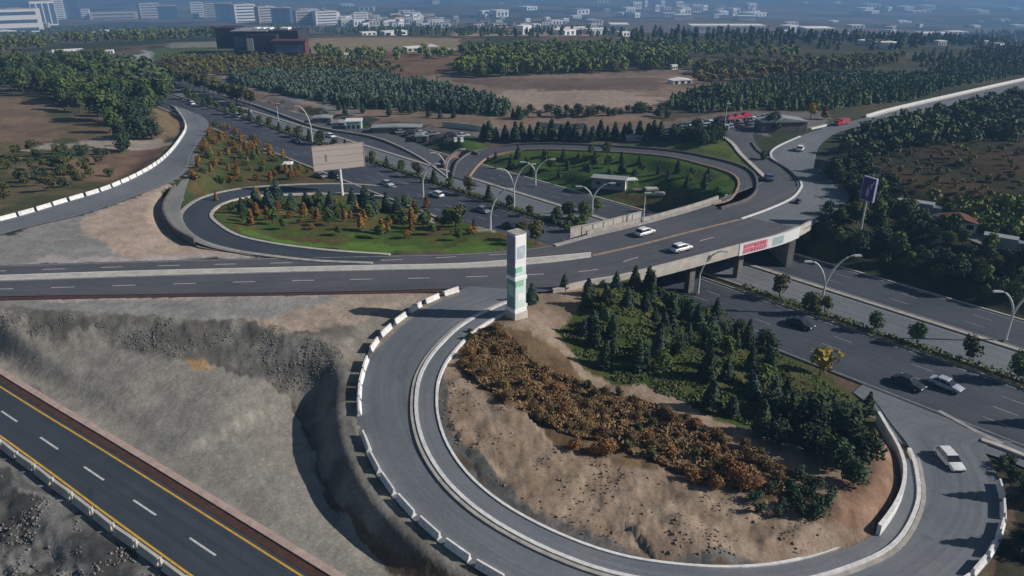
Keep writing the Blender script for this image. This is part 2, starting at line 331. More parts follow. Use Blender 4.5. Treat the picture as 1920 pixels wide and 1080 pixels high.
def between(P, Q, ease=False):
    global Z
    W = np.vstack([P, Q[::-1]]); m = inpoly(X, Y, W); x, y = X[m], Y[m]; d1, z1 = pdist(P, x, y); d2, z2 = pdist(Q, x, y); t = d1 / (d1 + d2 + 1e-6)
    if ease: t = smooth(.0, 1, t)
    Z[m] = z1 * (1 - t) + z2 * t
rimU = np.array([at(*c) for c in [(-400, 560, 7), (-100, 578, 7), (250, 594, 7), (480, 602, 7), (575, 628, 7), (640, 655, 6.8), (662, 695, 6.2), (656, 745, 5.8), (660, 805, 5.3), (688, 885, 4.8), (745, 965, 4.3), (838, 1045, 3.8), (950, 1115, 3.3), (1130, 1182, 2.8), (1400, 1230, 2.3)]])
toeL = np.array([at(*c) for c in [(-400, 600, 5.0), (-100, 618, 5.0), (150, 638, 4.9), (350, 674, 4.6), (490, 708, 4.2), (552, 738, 3.2), (574, 775, 2.3), (582, 830, 1.8), (602, 890, 1.5), (642, 965, 1.2), (728, 1050, 1.0), (850, 1120, 1.4), (1050, 1210, 1.2), (1400, 1310, .8)]])
edgeN = near_hwy.line(0, -2.3)[::6]; edgeV = via.line(1, 1.9); edgeV = edgeV[edgeV[:, 0] < -8][::6]
between(edgeN, toeL); between(toeL, rimU, True); between(edgeV, rimU)
near = RR < 420
heart0 = np.array([at(px, py, 4.5) for px, py in [(850, 700), (900, 640), (1100, 740), (1350, 850), (1600, 930), (1630, 1000), (1500, 1045), (1250, 1045), (1060, 1000), (920, 920), (840, 800)]])
Z += np.where(inpoly(X, Y, heart0), (np.abs(fbm(X * .25 + Y * .15, Y * .55 - X * .2, 23, 4) - .5) - .12) * 1.5, 0)
Z += np.where(near, (fbm(X * .12, Y * .12, 3) - .5) * .5, 0)
Z += np.where(bump1, .12 + .5 * smooth(78, 90, Y), 0) * np.where(bump1, (fbm(X * .35, Y * .35, 5, 4) - .5) * .9 + np.abs(fbm(X * 1.9, Y * 1.9, 8, 3) - .5) * .9 + np.abs(fbm(X * .8 + 3, Y * .25, 12, 3) - .5) * .7, 0)
Z += np.where(bump2, (np.abs(fbm(X * .3, Y * .3, 15, 4) - .5) * 4.0 - .9) + (fbm(X * 1.2, Y * 1.2, 18, 3) - .5) * .9, 0)
Z += smooth(350, 1500, RR) * (fbm(X * .0022, Y * .0022, 9, 4) - .5) * np.minimum(RR * .012, 60)
def conform(rib, blend, marg=1.2, drop=.16, skip=None):
    global Z
    C = (rib.A + rib.B) / 2; _, nn_ = tang(C); W = np.abs(((rib.B - rib.A) * nn_).sum(1)) / 2; keep = np.ones(len(C), bool)
    if skip is not None: keep = ~skip
    C = C[keep][::1]; W = W[keep]; pad = W.max() + blend + 3
    m = (X > C[:, 0].min() - pad) & (X < C[:, 0].max() + pad) & (Y > C[:, 1].min() - pad) & (Y < C[:, 1].max() + pad)
    idx = np.nonzero(m.ravel())[0]; x = X.ravel()[idx]; y = Y.ravel()[idx]; zf = Z.ravel()
    for a in range(0, len(idx), 20000):
        i = idx[a:a + 20000]; xx = x[a:a + 20000]; yy = y[a:a + 20000]
        D = np.sqrt((xx[:, None] - C[None, :, 0]) ** 2 + (yy[:, None] - C[None, :, 1]) ** 2) - W[None]
        j = D.argmin(1); d = D[np.arange(len(j)), j]; t = 1 - smooth(marg, marg + blend, d)
        zf[i] = zf[i] * (1 - t) + (C[j, 2] - drop) * t
    Z = zf.reshape(X.shape)
vc = (via.A + via.B) / 2
def span(rib):                                   # samples over the highway cutting
    C = (rib.A + rib.B) / 2; c = C[:, 0] * .742 + C[:, 1] * .670; s = C[:, 0] * .67 - C[:, 1] * .742
    return (c > 93) & (c < 141) & (s > -170)
SP = (vc[:, 0] * .742 + vc[:, 1] * .670 > 93) & (vc[:, 0] * .742 + vc[:, 1] * .670 < 141)
pv = Rib([(362, 288, 372, 288, 5), (345, 330, 356, 332, 6.2), (322, 362, 345, 366, 6.6), (308, 392, 338, 398, 6.8), (322, 425, 348, 424, 7), (352, 446, 375, 448, 7), (395, 463, 410, 463, 7), (470, 479, 478, 478, 7)])
ap = Rib([(1640, 700, 1600, 735, 0), (1700, 730, 1650, 775, 0), (1800, 770, 1690, 830, 0), (1900, 800, 1760, 850, 0), (2050, 860, 1850, 850, 0), (2200, 930, 1990, 905, 0)])
conform(service, 8); conform(pv, 3, marg=.6); conform(ap, 3, marg=.8); conform(slip, 9); conform(loop_e, 7, marg=1.5, drop=.3); conform(loop_n, 6, drop=.3); conform(near_hwy, 4, marg=2.3)
conform(branch_e, 9, marg=2); conform(branch_n, 6, marg=2)
conform(via, 7, marg=1.8, skip=SP); conform(loop_s, 4, marg=1.0, drop=.38)
for q in (hwy_near, hwy_mid, hwy_far): conform(q, 4.5, marg=2.2)
la = math.log(ratio)
def gz(x, y):
    x = np.asarray(x, float); y = np.asarray(y, float); r = np.hypot(x, y); a = np.arctan2(x, y)
    i = np.clip(np.log(np.maximum(r, r0) / r0) / la, 0, NR - 1.001); j = np.clip((a - ang[0]) / (ang[1] - ang[0]), 0, NA - 1.001)
    i0 = i.astype(int); j0 = j.astype(int); fi = i - i0; fj = j - j0
    return (Z[i0, j0] * (1 - fi) * (1 - fj) + Z[i0 + 1, j0] * fi * (1 - fj) + Z[i0, j0 + 1] * (1 - fi) * fj + Z[i0 + 1, j0 + 1] * fi * fj)
def G(px, py):                                    # where the sight line of a photographed point meets the land
    d = ray(px, py); d = d / np.hypot(d[0], d[1]); ts = 20 * 1.004 ** np.arange(1600)
    z = CH + d[2] * ts; g = gz(d[0] * ts, d[1] * ts); k = np.argmax(z < g)
    if k == 0: k = len(ts) - 1
    a, b = ts[k - 1], ts[k]; fa, fb = z[k - 1] - g[k - 1], z[k] - g[k]; t = a + (b - a) * fa / (fa - fb + 1e-12)
    return np.array([d[0] * t, d[1] * t, CH + d[2] * t])
def GP(P): return np.array([G(*p[:2]) for p in P])
# ------------------------------------------------------------------ land: what covers it
col = np.zeros((NR, NA, 3)); wx = X + (fbm(X * .15, Y * .15, 31) - .5) * np.minimum(RR * .05, 14); wy = Y + (fbm(X * .15, Y * .15, 47) - .5) * np.minimum(RR * .07, 20)
def paint(P, c, var=.25, mixc=None, sc_=.08, raw=None, soft=1.0):
    W = GP(P) if raw is None else raw; m = inpoly(wx, wy, W); n = fbm(X * sc_, Y * sc_, int(abs(W[0][0] * 7)) % 97, 4)[..., None]
    c = np.array(c); v = c * (1 + var * (n - .5) * 2)
    if mixc is not None: t = smooth(.42, .6, n); v = v * (1 - t) + np.array(mixc) * t
    col[m] = (col[m] * (1 - soft) + v[m] * soft)
n1 = fbm(X * .006, Y * .003, 61, 5); n2 = fbm(X * .02, Y * .02, 71, 4); n3 = fbm(X * .0012, Y * .0035, 81, 5)
tan_, grn, brn, gry = np.array([.26, .19, .14]), np.array([.042, .058, .032]), np.array([.13, .095, .065]), np.array([.20, .19, .18])
t = smooth(.45, .55, n1)[..., None]; col[:] = grn * (1 - t) + brn * t
t = smooth(.56, .62, n2)[..., None]; col[:] = col * (1 - t) + np.array([.045, .055, .022]) * t
t = (smooth(.55, .6, n3) * smooth(900, 1500, RR))[..., None]; col[:] = col * (1 - t) + np.array([.17, .12, .11]) * t
cellx = np.floor((X + 90 * n2) / 260); celly = np.floor((Y + 120 * n1) / 420); hsh = _h(cellx.astype(np.int64), celly.astype(np.int64), 5)
m = (RR > 1000) & (hsh > .6); col[m] = col[m] * .5 + np.stack([.07 + .16 * hsh[m], .065 + .12 * hsh[m], .055 + .10 * hsh[m]], 1) * .5
# middle distance
paint([(280, 90), (1920, 90), (2100, 250), (1560, 240), (1200, 250), (650, 230), (330, 170)], (.062, .066, .034), .3, (.10, .078, .044), .02)
paint([(560, 72), (860, 72), (870, 95), (560, 100)], (.26, .21, .13), .15)
paint([(850, 60), (1100, 60), (1130, 68), (850, 68)], (.36, .26, .21), .15)
paint([(700, 95), (870, 100), (850, 160), (730, 150)], (.17, .11, .07), .3)
paint([(770, 85), (860, 92), (780, 100)], (.42, .42, .40), .1)
paint([(640, 205), (840, 130), (1000, 140), (1150, 135), (1290, 130), (1420, 140), (1400, 165), (1240, 190), (1240, 225), (1440, 205), (1480, 212), (1260, 243), (900, 240), (640, 222), (520, 190)], (.26, .185, .14), .25, (.19, .145, .105), .05)
paint([(840, 150), (1240, 145), (1240, 170), (940, 168)], (.15, .11, .085), .3)
paint([(920, 178), (960, 170), (1100, 168), (1230, 180), (1240, 200), (1160, 205), (1000, 206), (940, 190)], (.33, .265, .21), .12)
paint([(400, 135), (470, 160), (600, 190), (680, 212), (640, 226), (560, 205), (470, 190), (400, 160)], (.30, .22, .17), .3, (.2, .2, .2), .1)
paint([(690, 240), (1260, 240), (1250, 262), (1000, 258), (880, 268), (800, 266)], (.13, .12, .115), .2, (.17, .15, .14))
paint([(1240, 238), (1420, 212), (1560, 205), (1560, 240), (1440, 252), (1340, 248), (1250, 250)], (.17, .16, .155), .2)
paint([(240, 118), (270, 93), (295, 95), (275, 125), (262, 135)], (.36, .36, .38), .1)
paint([(280, 92), (560, 92), (560, 100), (400, 108), (290, 112)], (.075, .11, .045), .2)
paint([(320, 80), (420, 78), (420, 88), (320, 90)], (.22, .22, .17), .2)
# right hill
paint([(1540, 330), (1620, 240), (1920, 175), (2200, 140), (2400, 300), (2200, 640), (1920, 600), (1600, 478), (1500, 460)], (.022, .032, .016), .4, (.035, .036, .016), .1)
paint([(1640, 300), (1760, 270), (2000, 260), (2000, 390), (1850, 400), (1660, 350)], (.068, .045, .025), .35, (.034, .034, .016), .1)
paint([(1690, 375), (1780, 405), (1960, 475), (1960, 490), (1780, 425), (1690, 392)], (.14, .14, .13), .2)
paint([(1600, 478), (1920, 590), (2200, 700), (2200, 735), (1920, 625), (1760, 560), (1595, 492)], (.035, .035, .02), .3)
# left scrub
paint([(-300, 140), (260, 130), (325, 190), (345, 215), (345, 245), (300, 300), (200, 350), (0, 410), (-300, 470)], (.165, .125, .075), .35, (.075, .080, .036), .08)
paint([(-200, 185), (100, 190), (100, 262), (-200, 268)], (.19, .135, .088), .35)
paint([(275, 210), (320, 195), (342, 215), (342, 245), (310, 262), (285, 240)], (.24, .175, .10), .25)
paint([(60, 272), (250, 258), (310, 258), (330, 270), (300, 280), (200, 272), (90, 284)], (.34, .29, .24), .15)
paint([(130, 300), (300, 275), (325, 275), (270, 320), (150, 345), (90, 340)], (.22, .145, .10), .3, (.15, .1, .07))
# gore between the slip road and viaduct
gore = [(-200, 445), (0, 436), (150, 400), (260, 364), (345, 326), (335, 350), (312, 385), (325, 425), (370, 452), (470, 480), (560, 486), (0, 498), (-200, 505)]
paint(gore, (.27, .265, .255), .12, None, .1)
paint([(140, 412), (250, 370), (345, 326), (335, 350), (312, 385), (325, 425), (370, 452), (470, 480), (240, 484), (230, 470), (170, 440)], (.46, .36, .29), .16, (.40, .32, .26), .12)
paint([(-200, 492), (120, 484), (230, 474), (470, 478), (472, 486), (0, 498)], (.43, .38, .36), .1)
# triangle of gardens
paint([(350, 355), (356, 290), (395, 230), (420, 225), (520, 275), (600, 330), (640, 345), (450, 352)], (.060, .078, .024), .3, (.10, .072, .028), .25)
paint([(400, 228), (425, 226), (530, 283), (520, 290)], (.30, .23, .17), .2)
paint([(388, 400), (420, 378), (480, 367), (640, 364), (700, 372), (820, 400), (930, 436), (1010, 452), (1010, 464), (930, 471), (700, 477), (560, 464), (450, 446), (405, 424)], (.080, .125, .026), .3, (.105, .085, .028), .2)
paint([(445, 430), (560, 452), (700, 462), (900, 456), (950, 462), (930, 471), (700, 477), (560, 464), (450, 446)], (.095, .165, .028), .2)
paint([(785, 400), (850, 418), (930, 436), (940, 430), (800, 392)], (.30, .27, .22), .2)
# eastern loop lawn
paint([(830, 262), (1000, 258), (1240, 262), (1345, 250), (1400, 300), (1370, 395), (1250, 402), (1140, 375), (1000, 335), (890, 300)], (.052, .105, .02), .3, (.078, .12, .026), .12)
paint([(905, 262), (1100, 262), (1250, 272), (1240, 281), (1120, 272), (1000, 268), (905, 280)], (.13, .095, .07), .3)
paint([(1345, 262), (1375, 262), (1400, 300), (1430, 334), (1400, 316), (1330, 296), (1230, 282), (1290, 275)], (.095, .125, .03), .2)
paint([(1130, 350), (1250, 368), (1280, 396), (1200, 385), (1140, 372)], (.10, .085, .035), .3)
# dirt and gravel on the near side
paint([(-300, 558), (480, 550), (960, 540), (870, 542), (790, 568), (720, 618), (690, 660), (650, 668), (570, 622), (480, 603), (250, 600), (-300, 575)], (.27, .265, .25), .12, None, .1)
paint([(440, 604), (560, 575), (640, 556), (860, 542), (790, 568), (720, 618), (690, 660), (650, 668), (570, 622)], (.40, .325, .26), .18, (.34, .28, .225), .15)
paint([(-300, 556), (300, 551), (640, 546), (640, 553), (300, 559), (-300, 566)], (.40, .34, .31), .1)
paint(None, (.155, .148, .13), .35, (.215, .205, .18), .3, raw=rubble1)
paint([(-300, 640), (-100, 622), (150, 638), (350, 672), (556, 738), (572, 800), (610, 940), (740, 1080), (850, 1140), (850, 1300), (620, 1090), (350, 925), (-10, 706), (-300, 600)], (.265, .255, .225), .10, (.30, .28, .24), .05)
paint([(340, 672), (385, 675), (385, 695), (350, 690)], (.33, .22, .12), .2)
paint([(-10, 700), (60, 735), (350, 922), (620, 1090), (560, 1080), (300, 900), (0, 712)], (.42, .32, .29), .12)
paint([(60, 722), (140, 770), (260, 850), (330, 880), (300, 890), (180, 810), (60, 740)], (.20, .19, .175), .2)
paint([(-300, 650), (0, 832), (350, 1090), (350, 1300), (-300, 1300)], (.20, .20, .19), .15, (.24, .23, .22), .2)
paint([(-100, 846), (0, 862), (130, 930), (300, 1050), (420, 1150), (395, 1150), (280, 1058), (120, 944), (0, 876), (-100, 858)], (.13, .13, .125), .2)
paint([(-200, 860), (0, 885), (120, 960), (330, 1100), (330, 1300), (-200, 1300)], (.085, .085, .082), .4, (.19, .19, .18), .35)
lo_ = loop_s.line(0); lo_ = lo_[:int(len(lo_) * .6)][::8]
paint(None, (.185, .17, .145), .25, (.25, .225, .19), .3, raw=np.vstack([rimU[4:], lo_[::-1]]))
# heart of the near loop
heart = [(960, 570), (905, 600), (845, 650), (815, 705), (808, 760), (830, 830), (880, 905), (960, 970), (1060, 1020), (1200, 1062), (1400, 1078), (1560, 1062), (1640, 1010), (1685, 930), (1685, 850), (1650, 790), (1590, 735), (1440, 640), (1330, 555), (1200, 520), (1020, 548)]
paint(heart, (.26, .195, .14), .2, (.31, .24, .18), .35)
paint([(1050, 620), (1100, 545), (1200, 520), (1330, 555), (1440, 640), (1590, 735), (1640, 800), (1600, 860), (1450, 820), (1300, 760), (1180, 720), (1090, 690)], (.052, .082, .02), .35, (.078, .080, .028), .25)
paint([(860, 640), (900, 610), (1000, 620), (1100, 720), (1300, 790), (1500, 900), (1480, 940), (1300, 900), (1050, 830), (930, 760), (870, 700)], (.13, .085, .05), .3, (.17, .12, .07), .3)
paint([(1560, 900), (1640, 800), (1680, 850), (1685, 930), (1640, 1005), (1540, 960)], (.27, .175, .12), .2, (.22, .14, .095), .3)
paint([(880, 905), (960, 970), (1060, 1020), (1200, 1062), (1400, 1078), (1560, 1062), (1500, 1048), (1300, 1050), (1100, 1005), (960, 930), (850, 820), (835, 700), (815, 705), (808, 760), (830, 830)], (.17, .165, .155), .3, (.10, .10, .095), .5)
# south-east corner and strips by the highway
paint([(1845, 838), (1890, 850), (1960, 880), (2200, 1000), (2200, 1300), (1850, 1150), (1895, 1010), (1890, 930)], (.040, .040, .024), .3)
paint([(1600, 770), (1760, 780), (1900, 850), (2000, 880), (1900, 860), (1780, 810)], (.2, .2, .18), .1)
M['dust'] = mat('dust', (.22, .20, .17), .9, .25, .8, col2=(.31, .27, .22))
def linefill(c0, c1, s0, s1): return np.array([hw(c0, s0), hw(c1, s0), hw(c1, s1), hw(c0, s1)])
paint(None, (.030, .036, .014), .3, (.06, .05, .025), .3, raw=linefill(112.2, 115.9, -340, 60))
col *= (1 + .22 * (fbm(X * .9, Y * .9, 91, 3)[..., None] - .5) * 2)
col = np.clip(col, .008, .8)
V = np.stack([X, Y, Z], -1).reshape(-1, 3); I = (np.arange(NR - 1)[:, None] * NA + np.arange(NA - 1)[None]).ravel()
mg = bpy.data.materials.new('ground'); mg.use_nodes = True; t_ = mg.node_tree; b_ = t_.nodes['Principled BSDF']; b_.inputs['Roughness'].default_value = .95; b_.inputs['Specular IOR Level'].default_value = .1
at_ = t_.nodes.new('ShaderNodeVertexColor'); at_.layer_name = 'cover'; geo = t_.nodes.new('ShaderNodeNewGeometry')
prev = at_.outputs[0]
for scl, lo, hi, ro in ((.35, .80, 1.2, .7), (3.2, .70, 1.3, .8), (14, .8, 1.2, .7)):
    nn = t_.nodes.new('ShaderNodeTexNoise'); nn.inputs['Scale'].default_value = scl; nn.inputs['Detail'].default_value = 6; nn.inputs['Roughness'].default_value = ro
    t_.links.new(geo.outputs['Position'], nn.inputs['Vector']); mr = t_.nodes.new('ShaderNodeMapRange'); mr.inputs[1].default_value = .3; mr.inputs[2].default_value = .7
    mr.inputs[3].default_value = lo; mr.inputs[4].default_value = hi; t_.links.new(nn.outputs['Fac'], mr.inputs[0])
    vm = t_.nodes.new('ShaderNodeVectorMath'); vm.operation = 'SCALE'; t_.links.new(prev, vm.inputs[0]); t_.links.new(mr.outputs[0], vm.inputs['Scale']); prev = vm.outputs[0]
t_.links.new(prev, b_.inputs['Base Color'])
bn = t_.nodes.new('ShaderNodeTexNoise'); bn.inputs['Scale'].default_value = 1.3; bn.inputs['Detail'].default_value = 8; t_.links.new(geo.outputs['Position'], bn.inputs['Vector'])
bp = t_.nodes.new('ShaderNodeBump'); bp.inputs['Strength'].default_value = .4; bp.inputs['Distance'].default_value = .3; t_.links.new(bn.outputs['Fac'], bp.inputs['Height']); t_.links.new(bp.outputs[0], b_.inputs['Normal'])
ground = fast_obj('ground', V, np.stack([I, I + NA, I + NA + 1, I + 1], 1)[:, ::-1], mg, sm=True)
ca = ground.data.color_attributes.new('cover', 'FLOAT_COLOR', 'POINT'); ca.data.foreach_set('color', np.concatenate([col.reshape(-1, 3), np.ones((NR * NA, 1))], 1).astype(np.float32).ravel())
if ground.data.polygons[1000].normal.z < 0: ground.data.flip_normals()
struct(ground, 'dirt, gravel, lawns and fields around the interchange')
# ------------------------------------------------------------------ roads
def road(rib, name, m, lift, label): return struct(rib.mesh(name, m, lift), label)
rd1 = road(near_hwy, 'highway', M['asphalt_new'], 0, 'fresh dark two-lane road with yellow edge lines at lower left')
for t_, off in ((0, .45), (1, -.5)): stripe('edge_line', near_hwy.line(t_, off), .22, M['yellow_paint'], parent=rd1)
mid = near_hwy.line(.5); s_mid = arclen(mid)
k0 = np.argmin(np.linalg.norm(mid[:, :2] - at(17, 779, 2)[:2], axis=1)); stripe('lane_dashes', mid, .22, M['white_paint'], dash=(4.2, 10.04, (s_mid[k0] - 2.1) % 10.04), parent=rd1)
ge = near_hwy.line(0, -.55); struct(sweep('gutter', ge, [(-.5, -.25), (.5, -.25), (.5, -.02), (-.5, -.02)], M['brown_gutter']), 'brown gutter beside the near road')  # dark brown has the gutter's shadow painted into it
kerb(near_hwy.line(0, -1.45), .8, .12, M['pink_concrete'], 'pinkish concrete kerb above the near road')
rd2 = road(via, 'viaduct_road', M['asphalt_mid'], .0, 'main dual road crossing over the highway')
S = arclen(via.line(.5))
def s_at(P, px, py, z):
    q = at(px, py, z)[:2]; return float(arclen(P)[np.argmin(np.linalg.norm(P[:, :2] - q, axis=1))])
medl = Rib([(0, 518, 0, 527, 7), (240, 510, 240, 519, 7), (480, 504, 480, 512, 7), (700, 499, 700, 507, 7), (870, 495, 870, 503, 7), (1010, 484, 1010, 494, 7), (1108, 475, 1108, 482, 7)], ext=(60, 0))
mm = medl.mesh('median_strip', M['pale_concrete'], .17); struct(mm, 'pale raised median of the main road')
for t_, off in ((0, 0), (1, 0)): sweep('kerb_face', medl.line(t_, off), [(-.09, -.1), (.09, -.1), (.09, .2), (-.09, .2)], M['white_concrete'], parent=mm)
stripe('lane_dashes', (Rib([(0, 508, 0, 508, 7), (240, 500, 240, 501, 7), (480, 494, 480, 495, 7), (700, 489, 700, 490, 7), (1010, 473, 1010, 474, 7)], ext=(60, 0))).line(0), .18, M['white_paint'], dash=(3.6, 9.4, 1), parent=rd2)
lowl = Rib([(0, 542, 0, 542, 7), (240, 535, 240, 536, 7), (480, 528, 480, 529, 7), (700, 523, 700, 524, 7), (880, 519, 880, 520, 7), (1100, 508, 1100, 508, 7), (1190, 484, 1190, 485, 7), (1300, 455, 1300, 455, 7), (1385, 432, 1385, 432, 7)], ext=(60, 0))
stripe('lane_dashes', lowl.line(0), .18, M['white_paint'], dash=(3.6, 9.4, 2), parent=rd2)
stripe('centre_line', Rib([(1112, 479, 1112, 479, 7), (1200, 459, 1200, 459, 7), (1300, 433, 1300, 433, 7), (1390, 411, 1390, 411, 7)]).line(0), .7, M['tan_paint'], parent=rd2)
stripe('edge_line', via.line(0, .5), .2, M['worn_paint'], parent=rd2)
sh = Rib([(-100, 559, -100, 564, 7), (240, 551, 240, 557, 7), (480, 548, 480, 553, 7), (700, 544, 700, 549, 7), (830, 541, 830, 546, 7)])
struct(sweep('ditch', sh.line(.5), [(-.6, -.3), (.6, -.3), (.6, -.08), (-.6, -.08)], M['brown_gutter']), 'dark drainage strip along the south side of the main road')
sep = Rib([(1390, 411, 1390, 411, 7), (1440, 393, 1440, 393, 7), (1485, 372, 1485, 372, 7), (1503, 350, 1503, 350, 7), (1500, 340, 1500, 340, 7)]).line(0)
kerb(sep, .45, .2, M['white_concrete'], 'curved white kerb separating the lanes past the bridge')
sep2 = Rib([(1497, 338, 1497, 338, 7), (1483, 322, 1483, 322, 7), (1450, 302, 1450, 302, 7), (1422, 284, 1422, 284, 7), (1410, 268, 1410, 268, 7)]).line(0)
kerb(sep2, .5, .35, M['dark_concrete'], 'dark kerb winding between the two branches')
kerb(Rib([(1458, 306, 1458, 306, 7), (1447, 296, 1447, 296, 7), (1446, 285, 1446, 285, 7), (1462, 273, 1462, 273, 7), (1500, 256, 1500, 256, 7)]).line(0), .5, .2, M['white_concrete'], 'white kerb nose of the traffic island')
kerb(Rib([(1437, 335, 1437, 335, 7), (1415, 314, 1415, 314, 7), (1388, 288, 1388, 288, 7), (1372, 268, 1372, 268, 7), (1345, 250, 1345, 250, 7)]).line(0), 1.1, .16, M['pale_concrete'], 'wide pale kerb beside the bright grass wedge')
kerb(Rib([(1520, 242, 1520, 242, 7), (1545, 236, 1545, 236, 7), (1570, 230, 1570, 230, 7)]).line(0), .7, .3, M['white_concrete'], 'white kerb piece at the far junction')
road(branch_n, 'side_road', M['asphalt_mid'], .006, 'branch road turning up to the crowded car park')
rd3 = road(branch_e, 'side_road', M['asphalt_old'], .012, 'grey branch road leading away to the upper right')
kb = branch_e.line(0); q0 = s_at(kb, 1625, 220, 7)
stripe('edge_line', branch_e.line(0, .8), 1.0, M['white_paint'], .05, rng_=(q0, arclen(kb)[-1]), parent=rd3)
kerb(branch_e.line(0, -.4), .6, .8, M['white_concrete'], 'pale low parapet along the far branch road', rng_=(q0, arclen(kb)[-1]))
rd4 = road(slip, 'slip_road', M['asphalt_old'], .0, 'slip road with white barriers at upper left')
stripe('edge_line', slip.line(1, -.6), .18, M['worn_paint'], parent=rd4)
rd5 = road(loop_n, 'loop_ramp', M['asphalt_new'], .006, 'dark bluish loop ramp round the autumn garden')
kerb(loop_n.line(1, .35), .7, .16, M['pale_concrete'], 'pale inner kerb of the garden loop')
kerb(loop_n.line(0, -.5), .9, .16, M['concrete'], 'concrete outer kerb of the garden loop')
struct(pv.mesh('pavement', M['asphalt_pale'], -.02), 'pale paved strip outside the garden loop')
tag(sweep('low_wall', pv.line(0, -.1), [(-.2, -1.0), (.2, -1.0), (.2, .75), (-.2, .75)], M['dark_concrete'], rng_=(s_at(pv.line(0), 330, 350, 6.5), s_at(pv.line(0), 362, 452, 7))), 'dark low wall curving round the pale strip left of the garden loop', 'wall')  # dark colour carries the shadow line along the low parapet
rd6 = road(loop_e, 'loop_ramp', M['asphalt_mid'], .006, 'ramp looping round the green eastern lawn')
kerb(loop_e.line(1, .3), .5, .2, M['tan_paint'], 'tan kerb on the inside of the eastern loop')
kerb(loop_e.line(0, -.2), .45, .5, M['dark_concrete'], 'dark low parapet on the outside of the eastern loop')
kerb(Rib([(1345, 386, 1345, 386, 6.5), (1368, 366, 1368, 366, 6.5), (1374, 345, 1374, 345, 6.5), (1362, 330, 1362, 330, 6.3)]).line(0), 1.6, .1, M['concrete'], 'pale drainage swale inside the eastern loop')
rd7 = road(loop_s, 'loop_ramp', M['asphalt_old'], .004, 'wide grey loop ramp in the foreground')
L7 = arclen(loop_s.line(1))[-1]
stripe('dusty_edge', loop_s.line(0, 1.0), 1.1, M['dust'], .05, rng_=(3, arclen(loop_s.line(0))[-1] * .55), parent=rd7)
kr = loop_s.line(1, .15); kerb(kr, .42, .22, M['white_concrete'], 'bright white raised kerb inside the foreground loop', rng_=(5, L7 - 12))
kerb(loop_s.line(1, -.35), .42, .1, M['concrete'], 'concrete gutter beside the bright kerb of the foreground loop', rng_=(5, L7 - 12))
sh7 = Rib([tuple(np.r_[a[:2], b[:2], a[2]]) for a, b in list(zip(loop_s.line(1, .3), loop_s.line(1, 2.6)))[4:-12:3]], world=True)
struct(sh7.mesh('shoulder', M['asphalt_old'], .03, k=2), 'narrow paved shoulder inside the foreground loop')
kerb(sh7.line(1), .3, .17, M['white_concrete'], 'thin white kerb at the foot of the dirt bank')
h1 = road(hwy_far, 'highway', M['asphalt_hwy'], .0, 'far carriageway of the sunken highway')
h2 = road(hwy_mid, 'highway', M['asphalt_old'], .0, 'middle carriageway of the sunken highway')
h3 = road(hwy_near, 'highway', M['asphalt_hwy'], .002, 'near carriageway of the sunken highway')
for h, ts in ((h1, (.33, .66)), (h2, (.5,)), (h3, (.28, .52, .76))):
    rb = {h1: hwy_far, h2: hwy_mid, h3: hwy_near}[h]
    for t_ in ts: stripe('lane_dashes', rb.line(t_), .15, M['worn_paint'], dash=(3, 12), parent=h)
    stripe('edge_line', rb.line(0, .5), .15, M['worn_paint'], parent=h); stripe('edge_line', rb.line(1, -.5), .15, M['worn_paint'], parent=h)
kerb(hwy_far.line(1, .8), 1.0, .2, M['concrete'], 'pale median kerb of the highway')
kerb(hwy_far.line(0, -.25), .4, .16, M['pale_concrete'], 'kerb on the far edge of the highway')
kerb(hwy_near.line(1, .25), .35, .16, M['pale_concrete'], 'kerb on the near edge of the highway', rng_=(0, 560))
kerb(hwy_near.line(0, -.2), .25, .15, M['concrete'], 'kerb of the hedged strip'); kerb(hwy_mid.line(1, .2), .25, .15, M['concrete'], 'far kerb of the hedged strip')
struct(service.mesh('service_road', M['asphalt_mid'], .01), 'pale service road beyond the highway')
kerb(service.line(1), .4, .2, M['pale_concrete'], 'pale kerb of the service road')
# merge apron from the highway into the foreground loop
struct(ap.mesh('junction_apron', M['asphalt_old'], -.05), 'wide paved merge between highway and foreground loop')
stripe('gore_marking', Rib([(1760, 770, 1760, 770, 0), (1830, 808, 1830, 808, 0), (1880, 832, 1880, 832, 0)]).line(0), .7, M['worn_paint'], .02, parent=h3)
kerb(Rib([(1840, 826, 1840, 826, 0), (1880, 840, 1880, 840, 0), (1935, 862, 1935, 862, 0), (2100, 930, 2100, 930, 0)]).line(0), .7, .25, M['pale_concrete'], 'pale kerb nose at the right edge')
# ------------------------------------------------------------------ bridge
sp = np.nonzero(SP)[0]; i0, i1 = sp[0] - 2, sp[-1] + 3
bridge = empty('road_bridge', ((via.A + via.B) / 2)[(i0 + i1) // 2]); bridge.location.z = 0
tag(bridge, 'concrete bridge carrying the main road over the highway', 'bridge')
bl = Vector(bridge.location)
def into(o, root):
    o.parent = root; o.matrix_parent_inverse = Matrix.Translation(-Vector(root.location)); return o
A = via.A[i0:i1]; B = via.B[i0:i1]
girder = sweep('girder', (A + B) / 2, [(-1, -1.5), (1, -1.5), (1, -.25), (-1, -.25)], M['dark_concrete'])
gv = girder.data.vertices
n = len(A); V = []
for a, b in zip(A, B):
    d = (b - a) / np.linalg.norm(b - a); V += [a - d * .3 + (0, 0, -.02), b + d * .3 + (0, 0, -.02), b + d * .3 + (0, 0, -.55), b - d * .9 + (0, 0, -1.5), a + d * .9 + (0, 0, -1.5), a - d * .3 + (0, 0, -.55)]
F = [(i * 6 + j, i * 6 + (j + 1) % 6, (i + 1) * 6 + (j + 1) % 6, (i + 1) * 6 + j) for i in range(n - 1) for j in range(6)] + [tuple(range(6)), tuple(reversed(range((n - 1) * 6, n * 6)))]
bpy.data.objects.remove(girder); into(me_obj('girder', V, F, M['dark_concrete']), bridge)
